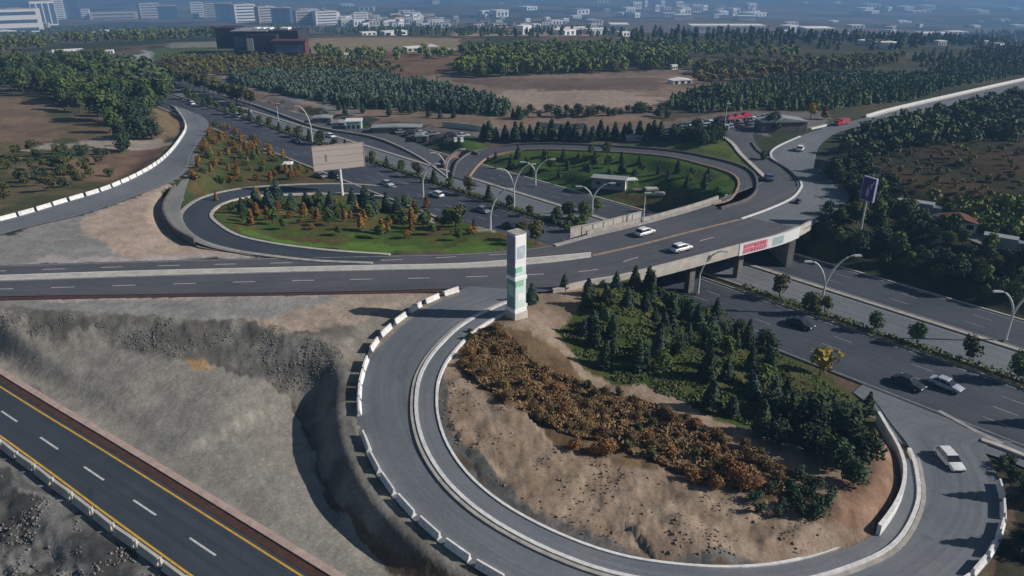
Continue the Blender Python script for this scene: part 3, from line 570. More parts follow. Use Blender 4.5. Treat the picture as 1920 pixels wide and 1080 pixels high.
lb, la_ = arclen(via.line(1)), arclen(via.line(0))
into(sweep('parapet', via.line(1, .1), [(-.25, -1.15), (.25, -1.15), (.25, .8), (-.25, .8)], M['pale_concrete'], rng_=(lb[i0] - 5, s_at(via.line(1), 1392, 464, 7))), bridge)
into(sweep('parapet', via.line(1, .1), [(-.25, -1.15), (.25, -1.15), (.25, .8), (-.25, .8)], M['pale_concrete'], rng_=(s_at(via.line(1), 1392, 464, 7), lb[min(i1 + 1, len(lb) - 1)])), bridge)
into(sweep('parapet', via.line(0, -.05), [(-.2, -.9), (.2, -.9), (.2, .8), (-.2, .8)], M['concrete'], rng_=(la_[i0], s_at(via.line(0), 1345, 372, 7))), bridge)
# kerb walk on the south side
into(sweep('walkway', via.line(1, -.8), [(-.55, -.1), (.55, -.1), (.55, .18), (-.55, .18)], M['concrete'], rng_=(lb[i0], lb[i1 - 2])), bridge)
into(sweep('walkway', via.line(0, .8), [(-.5, -.1), (.5, -.1), (.5, .18), (-.5, .18)], M['concrete'], rng_=(la_[i0] - 8, s_at(via.line(0), 1340, 375, 7))), bridge)
def pier_line(c):
    P = (via.A + via.B) / 2; k = np.argmin(np.abs(P[:, 0] * .742 + P[:, 1] * .67 - c)); a, b = via.A[k], via.B[k]; return a, b
for c in (114.3, 125):
    a, b = pier_line(c)
    for t_ in (.1, .5, .9):
        q = a + (b - a) * t_; into(MB().box((q[0], q[1], 2.7), (1.0, 1.6, 5.8), math.atan2(-.742, .67)).build('pier', M['dark_concrete']), bridge)  # dark concrete paints the shade under the deck onto the piers
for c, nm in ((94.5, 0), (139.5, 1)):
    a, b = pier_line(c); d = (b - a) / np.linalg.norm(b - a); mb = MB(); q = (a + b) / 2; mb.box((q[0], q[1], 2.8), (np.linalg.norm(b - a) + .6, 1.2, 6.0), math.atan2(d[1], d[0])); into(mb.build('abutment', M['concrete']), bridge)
# approach wall on the south side and panelled wall on the north side
tag(sweep('retaining_wall', via.line(1, .1), [(-.25, -1.6), (.25, -1.6), (.25, .45), (-.25, .45)], M['pale_concrete'], rng_=(s_at(via.line(1), 1035, 546, 7), lb[i0] - 5.2)), 'pale low wall on the south side between pylon and bridge', 'wall')
pw = Rib([(1068, 440, 1068, 440, 7), (1120, 430, 1120, 430, 7), (1202, 409, 1202, 409, 7)]).line(0)
fw = empty('panel_wall', pw[0]); tag(fw, 'pale grey panelled wall along the north verge left of the bridge', 'wall')
into(sweep('coping', pw, [(-.15, 1.3), (.15, 1.3), (.15, 1.5), (-.15, 1.5)], M['concrete']), fw)
sL = arclen(pw)
for k in range(7):
    a, b = sL[-1] * k / 7 + .12, sL[-1] * (k + 1) / 7 - .12; into(sweep('panel', pw, [(-.09, -2.2), (.09, -2.2), (.09, 1.3), (-.09, 1.3)], M['pale_concrete'], rng_=(a, b)), fw)
# banner hung on the parapet
vb = via.line(1, .42); sb0, sb1 = s_at(via.line(1), 1386, 466, 7), s_at(via.line(1), 1497, 432, 7); ss = arclen(vb)
ban = empty('banner', [np.interp((sb0 + sb1) / 2, ss, vb[:, i]) for i in range(3)]); tag(ban, 'long white banner with red lettering hung on the bridge parapet', 'banner')
into(sweep('cloth', vb, [(-.03, -1.3), (.03, -1.3), (.03, .95), (-.03, .95)], M['car_white'], rng_=(sb0, sb1)), ban)
M['red_print'] = mat('red_print', (.62, .05, .12), .7, .1, 2); M['pink_print'] = mat('pink_print', (.72, .42, .48), .7, .1, 2); M['grey_print'] = mat('grey_print', (.36, .45, .47), .7, .15, 1.5)
vb2 = via.line(1, .47); vb3 = via.line(1, .495)
def strip(name, P, s0, s1, z0, z1, m):
    s = arclen(P); ts = np.linspace(s0, s1, max(2, int((s1 - s0) / .8) + 2)); pts = np.stack([np.interp(ts, s, P[:, i]) for i in range(3)], 1); V = []; 
    for p in pts: V += [p + (0, 0, z0), p + (0, 0, z1)]
    return V, [(2 * i, 2 * i + 2, 2 * i + 3, 2 * i + 1) for i in range(len(pts) - 1)]
Lb = sb1 - sb0
V, F = strip('', vb2, sb0 + .05 * Lb, sb0 + .42 * Lb, -1.1, .75, 0); into(me_obj('print_panel', V, F, M['pink_print']), ban)
V, F = strip('', vb2, sb0 + .5 * Lb, sb0 + .68 * Lb, -1.0, .6, 0); into(me_obj('print_panel', V, F, M['grey_print']), ban)
VV, FF = [], []; q = sb0 + .07 * Lb; rr = random.Random(3)
for row in ((-1.0, -.25), (-.08, .62)):
    q = sb0 + .065 * Lb
    while q < sb0 + .40 * Lb:
        wv = rr.uniform(.35, .6)
        for (u0, u1, h0, h1) in ((0, .28, 0, 1), (.7, 1, rr.choice((0, .4)), 1), (.1, .9, .8, 1), (.1, .9, rr.choice((.35, 0)), rr.choice((.5, .2)) + .1)):
            V, F = strip('', vb3, q + wv * u0, q + wv * u1, row[0] + (row[1] - row[0]) * h0, row[0] + (row[1] - row[0]) * h1, 0); nn = len(VV); VV += V; FF += [tuple(x + nn for x in f) for f in F]
        q += wv + .2
into(me_obj('lettering', VV, FF, M['red_print']), ban)
# retaining walls
rw = Rib([(1646, 1000, 1646, 1000, 1.6), (1672, 965, 1672, 965, 1.3), (1690, 925, 1690, 925, 1), (1693, 885, 1693, 885, .7), (1682, 850, 1682, 850, .4), (1662, 815, 1662, 815, .2), (1645, 785, 1645, 785, .1)]).line(0)
tag(sweep('retaining_wall', rw, [(-.2, -1), (.2, -1), (.2, 1.1), (-.2, 1.1)], M['white_concrete']), 'white curved retaining wall holding the orange bank inside the foreground loop', 'wall')
tw = [G(835, 302), G(850, 290), G(872, 283), G(893, 287), G(905, 300)]
brown = empty('ramp_portal', G(880, 305)); tag(brown, 'brown curved ramp end wall with a dark opening above the lamps', 'wall')
into(sweep('curved_wall', catmull(np.array([G(832, 318), G(840, 303), G(858, 293), G(880, 290), G(898, 296)])), [(-.3, -1), (.3, -1), (.3, 1.5), (-.3, 1.5)], M['brown_wall']), brown)
for (p, q, lb_) in (((830, 238), (905, 247), 'long beige boundary wall left of the row of dark trees'), ((1012, 239), (1098, 241), 'beige boundary wall beyond the row of dark trees')):
    P = catmull(np.array([G(*p), G(*q)])); P[:, 2] = gz(P[:, 0], P[:, 1]); tag(sweep('boundary_wall', P, [(-.15, -.5), (.15, -.5), (.15, 1.9), (-.15, 1.9)], M['pale_concrete']), lb_, 'wall')
# ------------------------------------------------------------------ concrete barriers
prof = [(-.3, 0), (.3, 0), (.3, .12), (.14, .38), (.1, .85), (-.1, .85), (-.14, .38), (-.3, .12)]
def barrier_mesh(L, nm): return MB().prism(prof, -L / 2, L / 2).build(nm, M['white_concrete'])
protoB = {}
def barriers(P, s0, s1, L, gap, label, group, name='concrete_barrier', h=1.0, mname='white_concrete', jig=.03, w=1.0):
    s = arclen(P); q = s0; out = []
    while q + L <= s1:
        a = np.array([np.interp(q, s, P[:, i]) for i in range(3)]); b = np.array([np.interp(q + L, s, P[:, i]) for i in range(3)]); d = b - a
        key = (round(L, 2), mname)
        if key not in protoB:
            o = MB().prism(prof, -L / 2, L / 2).build(name, M[mname]); protoB[key] = o
        else: o = protoB[key].copy(); link(o)
        o.location = [float(c) for c in (a + b) / 2]; o['row'] = len(out); o.rotation_euler = (math.atan2(d[2], math.hypot(d[0], d[1])), 0, math.atan2(-d[0], d[1]) + random.uniform(-jig, jig)); o.scale = (w, 1, h)
        tag(o, label, 'barrier', group); out.append(o); q += L + gap * random.uniform(.85, 1.15)
    return out
e7 = loop_s.line(0, .35); S7 = arclen(e7)
barriers(e7, 2.5, s_at(e7, 690, 665, 6.5), 2.7, 1.25, 'white barrier in the gapped row on the upper loop rim', 'white barriers on the upper left rim of the loop')
barriers(e7, s_at(e7, 690, 665, 6.5) + 1.0, s_at(e7, 670, 790, 5.4), 2.7, .35, 'white barrier in the tight row at the leftmost loop bend', 'white barriers at the leftmost bend of the loop')
barriers(e7, s_at(e7, 676, 815, 5.2) + .6, S7[-1] - 12, 3.0, .9, 'white barrier on the lower outer rim of the foreground loop', 'barriers along the lower outer rim of the loop')
es = slip.line(0, -.3); barriers(es, 20, arclen(es)[-1] - 12, 3.2, .55, 'white barrier lining the upper left slip road', 'white barriers along the slip road')
eh = near_hwy.line(1, .3); barriers(eh, 0, arclen(eh)[-1], 3.4, .75, 'pale concrete barrier below the near dark road', 'barriers along the near dark road', mname='pale_concrete', h=.95, w=1.5)
pst = MB(); pst.box((0, 0, .35), (.28, .28, .7)); pst.box((0, 0, .74), (.36, .36, .1)); post0 = pst.build('bollard', M['pale_concrete'])
q = 0; first = True; ehl = arclen(eh)
while q < ehl[-1]:
    o = post0 if first else post0.copy()
    if not first: link(o)
    first = False; o.location = [float(np.interp(q - .37, ehl, eh[:, i])) for i in range(3)]; tag(o, 'short white post between pale barriers of the near road', 'bollard', 'posts between barriers of the near road'); q += 4.15
# ------------------------------------------------------------------ plants
def leaf_quads(P, Nn, size, rg, flat=.0):
    n = len(P); a = rg.normal(size=(n, 3)); Nn = Nn + rg.normal(size=(n, 3)) * .55; Nn /= np.linalg.norm(Nn, axis=1)[:, None]
    u = np.cross(Nn, a); u /= np.linalg.norm(u, axis=1)[:, None]; v = np.cross(Nn, u); s = size * rg.uniform(.6, 1.3, (n, 1))
    u = u * s; v = v * s * .75
    V = np.stack([P - u - v * .6, P + u * .9 - v, P + u + v * .8, P - u * .7 + v], 1).reshape(-1, 3)
    return V, np.arange(4 * n).reshape(n, 4)
def crown_conifer(rg, n=420, r=.30, size=.075, power=.85, full=.12):      # unit height
    t = 1 - np.sqrt(rg.uniform(0, 1, n)) * (1 - full); t = full + (1 - full) * (1 - np.sqrt(rg.uniform(0, 1, n)))
    th = rg.uniform(0, 2 * math.pi, n); lay = .78 + .22 * np.sin(t * 48 + th * 1.0) ; bulge = 1 + .2 * np.sin(th * 3 + rg.uniform(0, 6)) * np.sin(t * 7 + rg.uniform(0, 6))
    rad = r * (1 - t) ** power * lay * bulge * np.sqrt(rg.uniform(.35, 1.0, n)) + .01
    P = np.stack([rad * np.cos(th), rad * np.sin(th), t * .97], 1); N = np.stack([np.cos(th), np.sin(th), np.full(n, .75)], 1)
    return leaf_quads(P, N, size, rg)
def crown_broad(rg, n=420, r=.36, size=.07, z0=.25, lobes=9, squash=1.0):
    C = []
    for k in range(lobes):
        a = rg.uniform(0, 6.28); q = rg.uniform(0, .62) * r; C.append((q * math.cos(a), q * math.sin(a), z0 + (1 - z0) * rg.uniform(.28, .78), rg.uniform(.42, .68) * r))
    C = np.array(C); k = rg.integers(0, lobes, n); d = rg.normal(size=(n, 3)); d /= np.linalg.norm(d, axis=1)[:, None]
    P = C[k, :3] + d * C[k, 3:4] * rg.uniform(.55, 1.05, (n, 1)) * np.array([1, 1, squash]); P[:, 2] = np.clip(P[:, 2], z0 * .8, 1.0)
    return leaf_quads(P, d + (0, 0, .3), size, rg)
def trunk_mesh(h, r, limbs, rg, z0=.25):
    mb = MB(); mb.tube([(0, 0, -.04), (.01, 0, h * .5), (0, .01, h)], [r, r * .75, r * .3], 7)
    for k in range(limbs):
        a = rg.uniform(0, 6.28); z = rg.uniform(z0, h * .8); L = rg.uniform(.12, .24); mb.tube([(0, 0, z), (L * .6 * math.cos(a), L * .6 * math.sin(a), z + L * .5), (L * math.cos(a), L * math.sin(a), z + L)], [r * .5, r * .35, r * .12], 5)
    return mb
KIN = {}
def kind(key, name, leaf, fn, nvar=3, trunk=(.5, .028, 3), small=False):
    out = []
    for v in range(nvar):
        rg = np.random.default_rng(hash_(key) + v); V, F = fn(rg)
        cm = bpy.data.meshes.new('crown'); cm.from_pydata([tuple(p) for p in V.tolist()], [], [tuple(f) for f in F.tolist()]); cm.materials.append(M[leaf]); cm.update()
        tb = trunk_mesh(trunk[0], trunk[1], trunk[2], rg); tm = bpy.data.meshes.new('trunk'); tm.from_pydata(tb.V, [], tb.F); tm.materials.append(M['trunk']); tm.update()
        n = len(V); both = bpy.data.meshes.new(name); both.from_pydata([tuple(p) for p in V.tolist()] + tb.V, [], [tuple(f) for f in F.tolist()] + [tuple(i + n for i in f) for f in tb.F])
        both.materials.append(M[leaf]); both.materials.append(M['trunk']); both.polygons.foreach_set('material_index', [0] * len(F) + [1] * len(tb.F)); both.update()
        out.append((cm, tm, both, V, F))
    KIN[key] = (name, out)
def hash_(s): return sum((i + 3) * ord(c) for i, c in enumerate(s))
kind('pine', 'pine_tree', 'leaf_conifer', lambda g: crown_conifer(g, 1100, .30, .042))
kind('fatpine', 'pine_tree', 'leaf_conifer', lambda g: crown_broad(g, 1300, .46, .043, .10, 13), 3)
kind('spruce', 'spruce_tree', 'leaf_bluish', lambda g: crown_conifer(g, 950, .36, .046, .75, .06))
kind('cypress', 'cypress_tree', 'leaf_conifer', lambda g: crown_conifer(g, 420, .14, .05, .45, .05), 2)
kind('orange', 'autumn_tree', 'leaf_orange', lambda g: crown_conifer(g, 320, .25, .065, .5, .2), 3)
kind('yellow', 'autumn_tree', 'leaf_yellow', lambda g: crown_broad(g, 520, .44, .055, .28, 10), 2)
kind('green', 'broadleaf_tree', 'leaf_green', lambda g: crown_broad(g, 900, .38, .046, .22, 11), 3)
kind('olive', 'broadleaf_tree', 'leaf_olive', lambda g: crown_broad(g, 480, .40, .06, .2, 9), 3)
kind('bush', 'shrub', 'leaf_brown', lambda g: crown_broad(g, 800, .66, .055, .02, 10), 4, (.4, .03, 4))
kind('rustbush', 'shrub', 'leaf_rust', lambda g: crown_broad(g, 800, .62, .052, .02, 9), 3, (.4, .03, 4))
kind('greenbush', 'shrub', 'leaf_green', lambda g: crown_broad(g, 380, .60, .07, .02, 8), 2, (.4, .03, 4))
kind('orangebush', 'shrub', 'leaf_orange', lambda g: crown_broad(g, 380, .56, .07, .02, 8), 2, (.4, .03, 4))
kind('darkbush', 'shrub', 'leaf_conifer', lambda g: crown_broad(g, 380, .62, .07, .02, 8), 2, (.4, .03, 4))
CNT = {}
def plant(key, x, y, h, label, cat, group, parts=True, wide=1.0, z=None):
    name, vs = KIN[key]; cm, tm, both, _, _ = vs[random.randrange(len(vs))]; zz = float(gz(x, y)) if z is None else z
    sc_ = (h * wide * random.uniform(.9, 1.12), h * wide * random.uniform(.9, 1.12), h)
    if parts:
        e = empty(name, (x, y, zz - .05), random.uniform(0, 6.28), sc_); c = link(bpy.data.objects.new('crown', cm), e); t = link(bpy.data.objects.new('trunk', tm), e)
    else:
        e = link(bpy.data.objects.new(name, both)); e.location = (x, y, zz - .05); e.rotation_euler = (0, 0, random.uniform(0, 6.28)); e.scale = sc_
    CNT[group] = CNT.get(group, 0) + 1
    return tag(e, label, cat, group)
def scatter(P, n, dmin, seed, world=None, avoid=()):
    W = GP(P) if world is None else np.array(world); g = np.random.default_rng(seed); lo, hi = W[:, :2].min(0), W[:, :2].max(0); out = []; tries = 0
    while len(out) < n and tries < n * 60:
        tries += 1; q = lo + (hi - lo) * g.uniform(size=2)
        if not inpoly(np.array([q[0]]), np.array([q[1]]), W)[0]: continue
        if any((q[0] - p[0]) ** 2 + (q[1] - p[1]) ** 2 < dmin ** 2 for p in out): continue
        out.append(q)
    return out
def grow(P, n, dmin, seed, mix, parts=True, hjit=.3):
    for i, q in enumerate(scatter(P, n, dmin, seed)):
        r_ = random.random(); k = 0
        while r_ > mix[k][0]: r_ -= mix[k][0]; k = (k + 1) % len(mix)
        _, key, h, label, cat, group = mix[k]; plant(key, q[0], q[1], h * random.uniform(1 - hjit, 1 + hjit), label, cat, group, parts)
def pt(px, py): return G(px, py)
# heart of the foreground loop: conifers
grove = [(1085, 575), (1160, 535), (1250, 540), (1330, 575), (1420, 640), (1500, 700), (1580, 750), (1620, 800), (1600, 850), (1500, 850), (1380, 800), (1260, 740), (1180, 700), (1110, 680), (1080, 630)]
grow(grove, 60, 2.3, 11, [(.45, 'pine', 4.1, 'dark green conifer in the grove inside the foreground loop', 'pine tree', 'conifers inside the foreground loop'), (.22, 'fatpine', 3.2, 'round dark evergreen in the foreground loop grove', 'evergreen tree', 'round evergreens inside the foreground loop'), (.15, 'spruce', 3.4, 'bluish spruce in the foreground loop grove', 'spruce', 'spruces inside the foreground loop'), (.18, 'green', 3.3, 'green leafy tree among conifers in the foreground loop', 'tree', 'leafy trees inside the foreground loop')])
for i, (px, py, key, h) in enumerate([(1530, 800, 'fatpine', 4.8), (1580, 830, 'fatpine', 5.2), (1615, 870, 'fatpine', 4.6), (1560, 880, 'fatpine', 4.6), (1520, 850, 'fatpine', 4.3), (1500, 800, 'pine', 4.8), (1460, 790, 'fatpine', 3.9), (1600, 910, 'fatpine', 3.4)]):
    q = pt(px, py); plant(key, q[0], q[1], h, 'big bushy evergreen in the clump above the orange bank', 'evergreen tree', 'dense clump above the orange bank')
for px, py, key, h, lb in [(997, 568, 'spruce', 3.6, 'dark bush-like spruce just right of the white pylon'), (1058, 543, 'pine', 3.0, 'small dark conifer standing at the edge of the main road'), (1103, 552, 'spruce', 3.0, 'dark spruce left of the bridge abutment'), (1222, 560, 'cypress', 5.2, 'slim dark cypress in front of the bridge abutment'), (1625, 775, 'pine', 3.6, 'lone dark conifer at the road edge right of the grove')]:
    q = pt(px, py); plant(key, q[0], q[1], h, lb, 'conifer', None or 'single conifers')
for px, py, key, h, lb in [(1095, 628, 'spruce', 3.0, 'spruce casting a long shadow on bare dirt at the left end of the grove'), (1130, 690, 'spruce', 3.2, 'spruce at the lower left corner of the grove')]:
    q = pt(px, py); plant(key, q[0], q[1], h, lb, 'conifer', 'single conifers')
q = pt(1537, 705); plant('yellow', q[0], q[1], 4.6, 'bright yellow autumn tree beside the highway', 'tree', None or 'bright yellow tree')
# brown shrub band
band = [(865, 690), (880, 625), (930, 612), (1010, 690), (1130, 735), (1290, 785), (1420, 850), (1490, 895), (1460, 930), (1330, 905), (1180, 850), (1040, 805), (930, 745)]
grow(band, 95, 1.4, 12, [(.62, 'bush', 1.25, 'dry brown shrub in the thick band inside the foreground loop', 'shrub', 'dry brown shrubs inside the loop'), (.18, 'olive', 1.4, 'olive yellow bush mixed into the brown shrub band', 'shrub', 'olive bushes in the brown band'), (.20, 'rustbush', 1.25, 'rusty orange shrub mixed into the brown shrub band', 'shrub', 'rusty shrubs inside the loop')])
def tufts(P, n, h, seed, m, label, name='dry_grass'):
    W = GP(P); g = np.random.default_rng(seed); lo, hi = W[:, :2].min(0), W[:, :2].max(0); pts = []
    while len(pts) < n:
        q = lo + (hi - lo) * g.uniform(size=(6000, 2)); q = q[fbm(q[:, 0] * .35, q[:, 1] * .35, seed, 4) + g.normal(0, .07, len(q)) > .45]; pts += list(q[inpoly(q[:, 0], q[:, 1], W)])
    pts = np.array(pts[:n]); hh = h * (.35 + 1.1 * fbm(pts[:, 0] * .5, pts[:, 1] * .5, seed + 3, 3)) * g.uniform(.3, 1, n)
    Q = np.stack([pts[:, 0], pts[:, 1], gz(pts[:, 0], pts[:, 1]) + hh * .5], 1); V, F = leaf_quads(Q, np.stack([g.normal(0, .5, n) + .4, g.normal(0, .5, n) - .4, np.full(n, .6)], 1), .16, g)
    return stuff(fast_obj(name, V, F, m), label, 'grass')
M['dry'] = mat('dry', (.15, .095, .042), .9, .3, .5, col2=(.36, .235, .11)); M['weeds'] = mat('weeds', (.06, .085, .022), .9, .3, .5, col2=(.13, .16, .045))
tufts(band, 60000, 1.1, 71, M['dry'], 'dry rusty grass filling the brown band inside the foreground loop')
tufts([(1050, 620), (1100, 555), (1200, 535), (1330, 565), (1440, 650), (1590, 745), (1620, 800), (1500, 830), (1300, 760), (1180, 720), (1090, 690)], 20000, .5, 72, M['weeds'], 'green weeds between the conifers inside the foreground loop')
for px, py, h in [(1075, 838, 1.4), (1135, 852, 2.2), (1115, 850, 1.5), (1370, 900, 2.6), (1400, 915, 2.0), (1340, 915, 1.8), (1300, 900, 1.6), (885, 668, 1.7), (1255, 855, 1.8)]:
    q = pt(px, py); plant('rustbush', q[0], q[1], h, 'bright rusty shrub on the lower edge of the brown band', 'shrub', 'bright rusty shrubs on the lower edge')
grow([(1400, 935), (1500, 900), (1560, 930), (1540, 975), (1430, 970)], 14, 1.6, 13, [(1, 'darkbush', 1.5, 'low dark shrub below the rusty shrubs', 'shrub', 'low dark shrubs below the band')])
# garden inside the northern loop
garden = [(425, 395), (480, 378), (640, 378), (760, 385), (860, 418), (900, 432), (900, 446), (700, 448), (560, 438), (450, 420)]
grow(garden, 84, 2.8, 14, [(.4, 'orange', 3.1, 'small orange tree in the northern loop garden', 'tree', 'orange trees inside the northern loop'), (.35, 'green', 2.8, 'small green tree in the northern loop garden', 'tree', 'green trees inside the northern loop'), (.25, 'orangebush', 1.5, 'low orange shrub in the northern loop garden', 'shrub', 'orange shrubs inside the northern loop')])
for px, py, h in [(455, 400, 4.0), (480, 385, 4.6), (505, 390, 5.2), (520, 378, 6.0), (548, 395, 4.6), (575, 388, 4.4), (600, 385, 4.6), (620, 392, 4.6), (662, 388, 5.0), (685, 385, 5.6), (700, 398, 5.2), (725, 395, 4.8), (745, 400, 4.6), (690, 405, 4.6)]:
    q = pt(px, py); plant('spruce', q[0], q[1], h, 'bluish spruce at the back of the northern loop garden', 'spruce', 'spruces at the back of the northern loop garden')
for px, py, h, key in [(677, 432, 4.3, 'orange'), (716, 438, 3.6, 'orange'), (855, 430, 5.0, 'olive'), (800, 390, 3.6, 'orange'), (772, 420, 3.4, 'orange')]:
    q = pt(px, py); plant(key, q[0], q[1], h, 'taller autumn tree in the northern loop garden', 'tree', 'taller autumn trees of the northern loop')
for px, py, h, key, lb in [(406, 378, 2.6, 'orange', 'red orange tree on the bend of the northern loop ramp'), (1005, 458, 4.4, 'olive', 'olive brown tree behind the parapet just right of the pylon'), (975, 450, 3.6, 'olive', 'olive tree behind the top of the pylon')]:
    q = pt(px, py); plant(key, q[0], q[1], h, lb, 'tree', 'single trees by the main road')
# triangular garden
grow([(362, 345), (372, 290), (405, 236), (430, 232), (505, 280), (580, 325), (560, 338), (450, 342)], 80, 3.0, 15, [(.4, 'orangebush', 2.0, 'orange brown shrub in the triangular garden', 'shrub', 'orange shrubs in the triangular garden'), (.25, 'greenbush', 1.9, 'green shrub in the triangular garden', 'shrub', 'green shrubs in the triangular garden'), (.35, 'orange', 2.8, 'young orange tree in the triangular garden', 'tree', 'orange trees in the triangular garden')])
# left scrub and wood
grow([(-20, 300), (60, 285), (200, 290), (235, 320), (150, 345), (60, 375), (-20, 390)], 44, 3.0, 16, [(.5, 'olive', 3.4, 'olive bushy tree in the scrub at the left edge', 'tree', 'olive trees in the left scrub'), (.5, 'darkbush', 2.6, 'dark shrub in the scrub at the left edge', 'shrub', 'dark shrubs in the left scrub')])
grow([(-60, 130), (180, 120), (290, 165), (315, 190), (285, 215), (280, 250), (220, 250), (215, 262), (180, 225), (100, 205), (90, 180), (-60, 170)], 150, 4.6, 17, [(.72, 'green', 9.0, 'green leafy tree in the wood left of the highway', 'tree', 'green trees of the left wood'), (.28, 'fatpine', 8.0, 'dark evergreen in the wood left of the highway', 'evergreen tree', 'dark trees of the left wood')], hjit=.25)
for px, py, h in [(285, 262, 7), (262, 262, 7.5), (228, 262, 6), (232, 285, 5.5), (300, 200, 5)]:
    q = pt(px, py); plant('fatpine', q[0], q[1], h, 'dark rounded tree at the right end of the left wood', 'evergreen tree', 'dark trees at the end of the left wood')
# eastern lawn
grow([(915, 300), (960, 290), (1140, 288), (1300, 315), (1360, 350), (1350, 380), (1290, 392), (1240, 345), (1100, 330), (1010, 335)], 46, 4.5, 18, [(.6, 'pine', 3.4, 'small dark conifer on the eastern lawn', 'pine tree', 'small conifers on the eastern lawn'), (.4, 'green', 3.2, 'small green tree on the eastern lawn', 'tree', 'small green trees on the eastern lawn')])
# row of trees between walls, dark hedge standing in for a shadow band
for i, px in enumerate(np.linspace(905, 1240, 24)):
    q = pt(px + random.uniform(-4, 4), 262 + random.uniform(-2, 3)); plant('pine', q[0], q[1], random.uniform(4.5, 7), 'dark conifer in front of the beige walls', 'pine tree', 'conifers in front of the beige walls', wide=1.2)
grow([(1255, 262), (1330, 250), (1350, 262), (1340, 275), (1270, 278)], 16, 2.5, 19, [(1, 'fatpine', 4.5, 'dark evergreen below the car park', 'evergreen tree', 'dark evergreens below the car park')])
# highway hedge and its trees
hc = 114.05
for k, s_ in enumerate(np.arange(-84, -50, 2.2)):
    q = hw(95.2 + random.uniform(-1.2, 1.0), s_); plant(['pine', 'fatpine', 'green'][k % 3], q[0], q[1], random.uniform(2.8, 4.6), 'dark tree on the verge between grove and highway', 'tree', 'trees on the verge between grove and highway')
def hedge(s0, s1, label, seed):
    g = np.random.default_rng(seed); n = int((s1 - s0) * 26); s_ = g.uniform(s0, s1, n); c_ = g.normal(0, .42, n) ; hh = .75 + .35 * vnoise(s_ * .4, s_ * 0, 5); zz = hh * np.sqrt(g.uniform(.05, 1, n))
    P = np.stack([(hc + c_) * .742 + s_ * .670, (hc + c_) * .670 - s_ * .742, zz + .05], 1); P[:, 2] += zprof(np.hypot(P[:, 0], P[:, 1])); V, F = leaf_quads(P, np.tile([.2, -.3, .9], (n, 1)), .2, g)
    tag(fast_obj('hedge', V, F, M['leaf_green']), label, 'hedge')
hedge(-64, 60, 'long low hedge on the strip between carriageways right of the bridge', 61); hedge(-330, -94, 'long low hedge on the strip between carriageways left of the bridge', 62)
for px, py, h, key in [(1515, 590, 4.4, 'green'), (1545, 588, 3.4, 'olive'), (1640, 620, 3.6, 'green'), (1718, 645, 4.0, 'green'), (1815, 680, 4.3, 'olive'), (1905, 715, 4.8, 'green'), (1460, 560, 4.6, 'olive')]:
    q = at(px, py, 0); plant(key, q[0], q[1], h, 'round street tree in the hedge right of the bridge', 'tree', 'street trees right of the bridge', z=0)
for k, s_ in enumerate(np.arange(-330, -100, 7.5)):
    q = hw(hc + random.uniform(-.3, .3), s_); plant(['green', 'olive', 'pine'][k % 3], q[0], q[1], random.uniform(3, 5), 'leafy street tree in the hedge left of the bridge', 'tree', 'street trees left of the bridge', z=float(zprof(np.hypot(*q))))
grow([(1010, 435), (1060, 395), (1130, 400), (1120, 425), (1060, 440)], 9, 2.6, 20, [(1, 'green', 3.6, 'green tree beyond the panelled wall left of the bridge', 'tree', 'trees beyond the panelled wall')])
for k, px in enumerate(np.linspace(290, 470, 22)):
    py = 142 + (px - 290) * .33 + random.uniform(-3, 3); q = pt(px, py); plant('olive', q[0], q[1], random.uniform(6, 9), 'yellow green tree lining the highway at upper left', 'tree', 'trees lining the highway at upper left', parts=False)
# wooded bank right of the bridge
grow([(1500, 470), (1590, 395), (1640, 375), (1760, 430), (1960, 540), (1960, 600), (1780, 545), (1620, 482), (1560, 470)], 130, 2.7, 21, [(.5, 'green', 4.2, 'dark leafy tree on the wooded bank right of the bridge', 'tree', 'leafy trees on the wooded bank'), (.35, 'fatpine', 4.2, 'dark evergreen on the wooded bank right of the bridge', 'evergreen tree', 'evergreens on the wooded bank'), (.15, 'darkbush', 2.4, 'dark shrub on the wooded bank right of the bridge', 'shrub', 'dark shrubs on the wooded bank')])
grow([(1545, 330), (1600, 300), (1620, 330), (1650, 365), (1700, 385), (1680, 400), (1610, 372)], 40, 2.6, 22, [(.6, 'fatpine', 4.5, 'dark evergreen beside the eastern branch road', 'evergreen tree', 'evergreens beside the eastern branch road'), (.4, 'darkbush', 2.6, 'dark shrub beside the eastern branch road', 'shrub', 'dark shrubs beside the eastern branch road')])
grow([(1850, 850), (1960, 885), (2050, 1000), (1960, 1090), (1895, 1060), (1905, 990), (1895, 920)], 26, 2.0, 23, [(1, 'darkbush', 1.5, 'dark shrub in the bottom right corner', 'shrub', 'dark shrubs in the bottom right corner')])
for px, py, h in [(1945, 945, 6.5), (1950, 1040, 6.8), (1985, 800, 6.0)]:
    q = pt(px, py); plant('pine', q[0], q[1], h, 'slim dark tree shading the ramp at the right edge', 'tree', 'slim trees outside the right edge')
# scattered small trees across the middle fields
for px in np.linspace(980, 1250, 26):
    q = pt(px + random.uniform(-6, 6), 215 + random.uniform(-6, 6)); plant('darkbush', q[0], q[1], random.uniform(2, 4.2), 'small dark tree along the bare field', 'tree', 'small trees along the bare field', parts=False)
for px in np.linspace(640, 980, 34):
    q = pt(px + random.uniform(-6, 6), 205 + (px - 640) * .03 + random.uniform(-10, 12)); plant('pine', q[0], q[1], random.uniform(3.5, 6), 'young conifer in the row below the plantation', 'pine tree', 'young conifers below the dark plantation', parts=False)
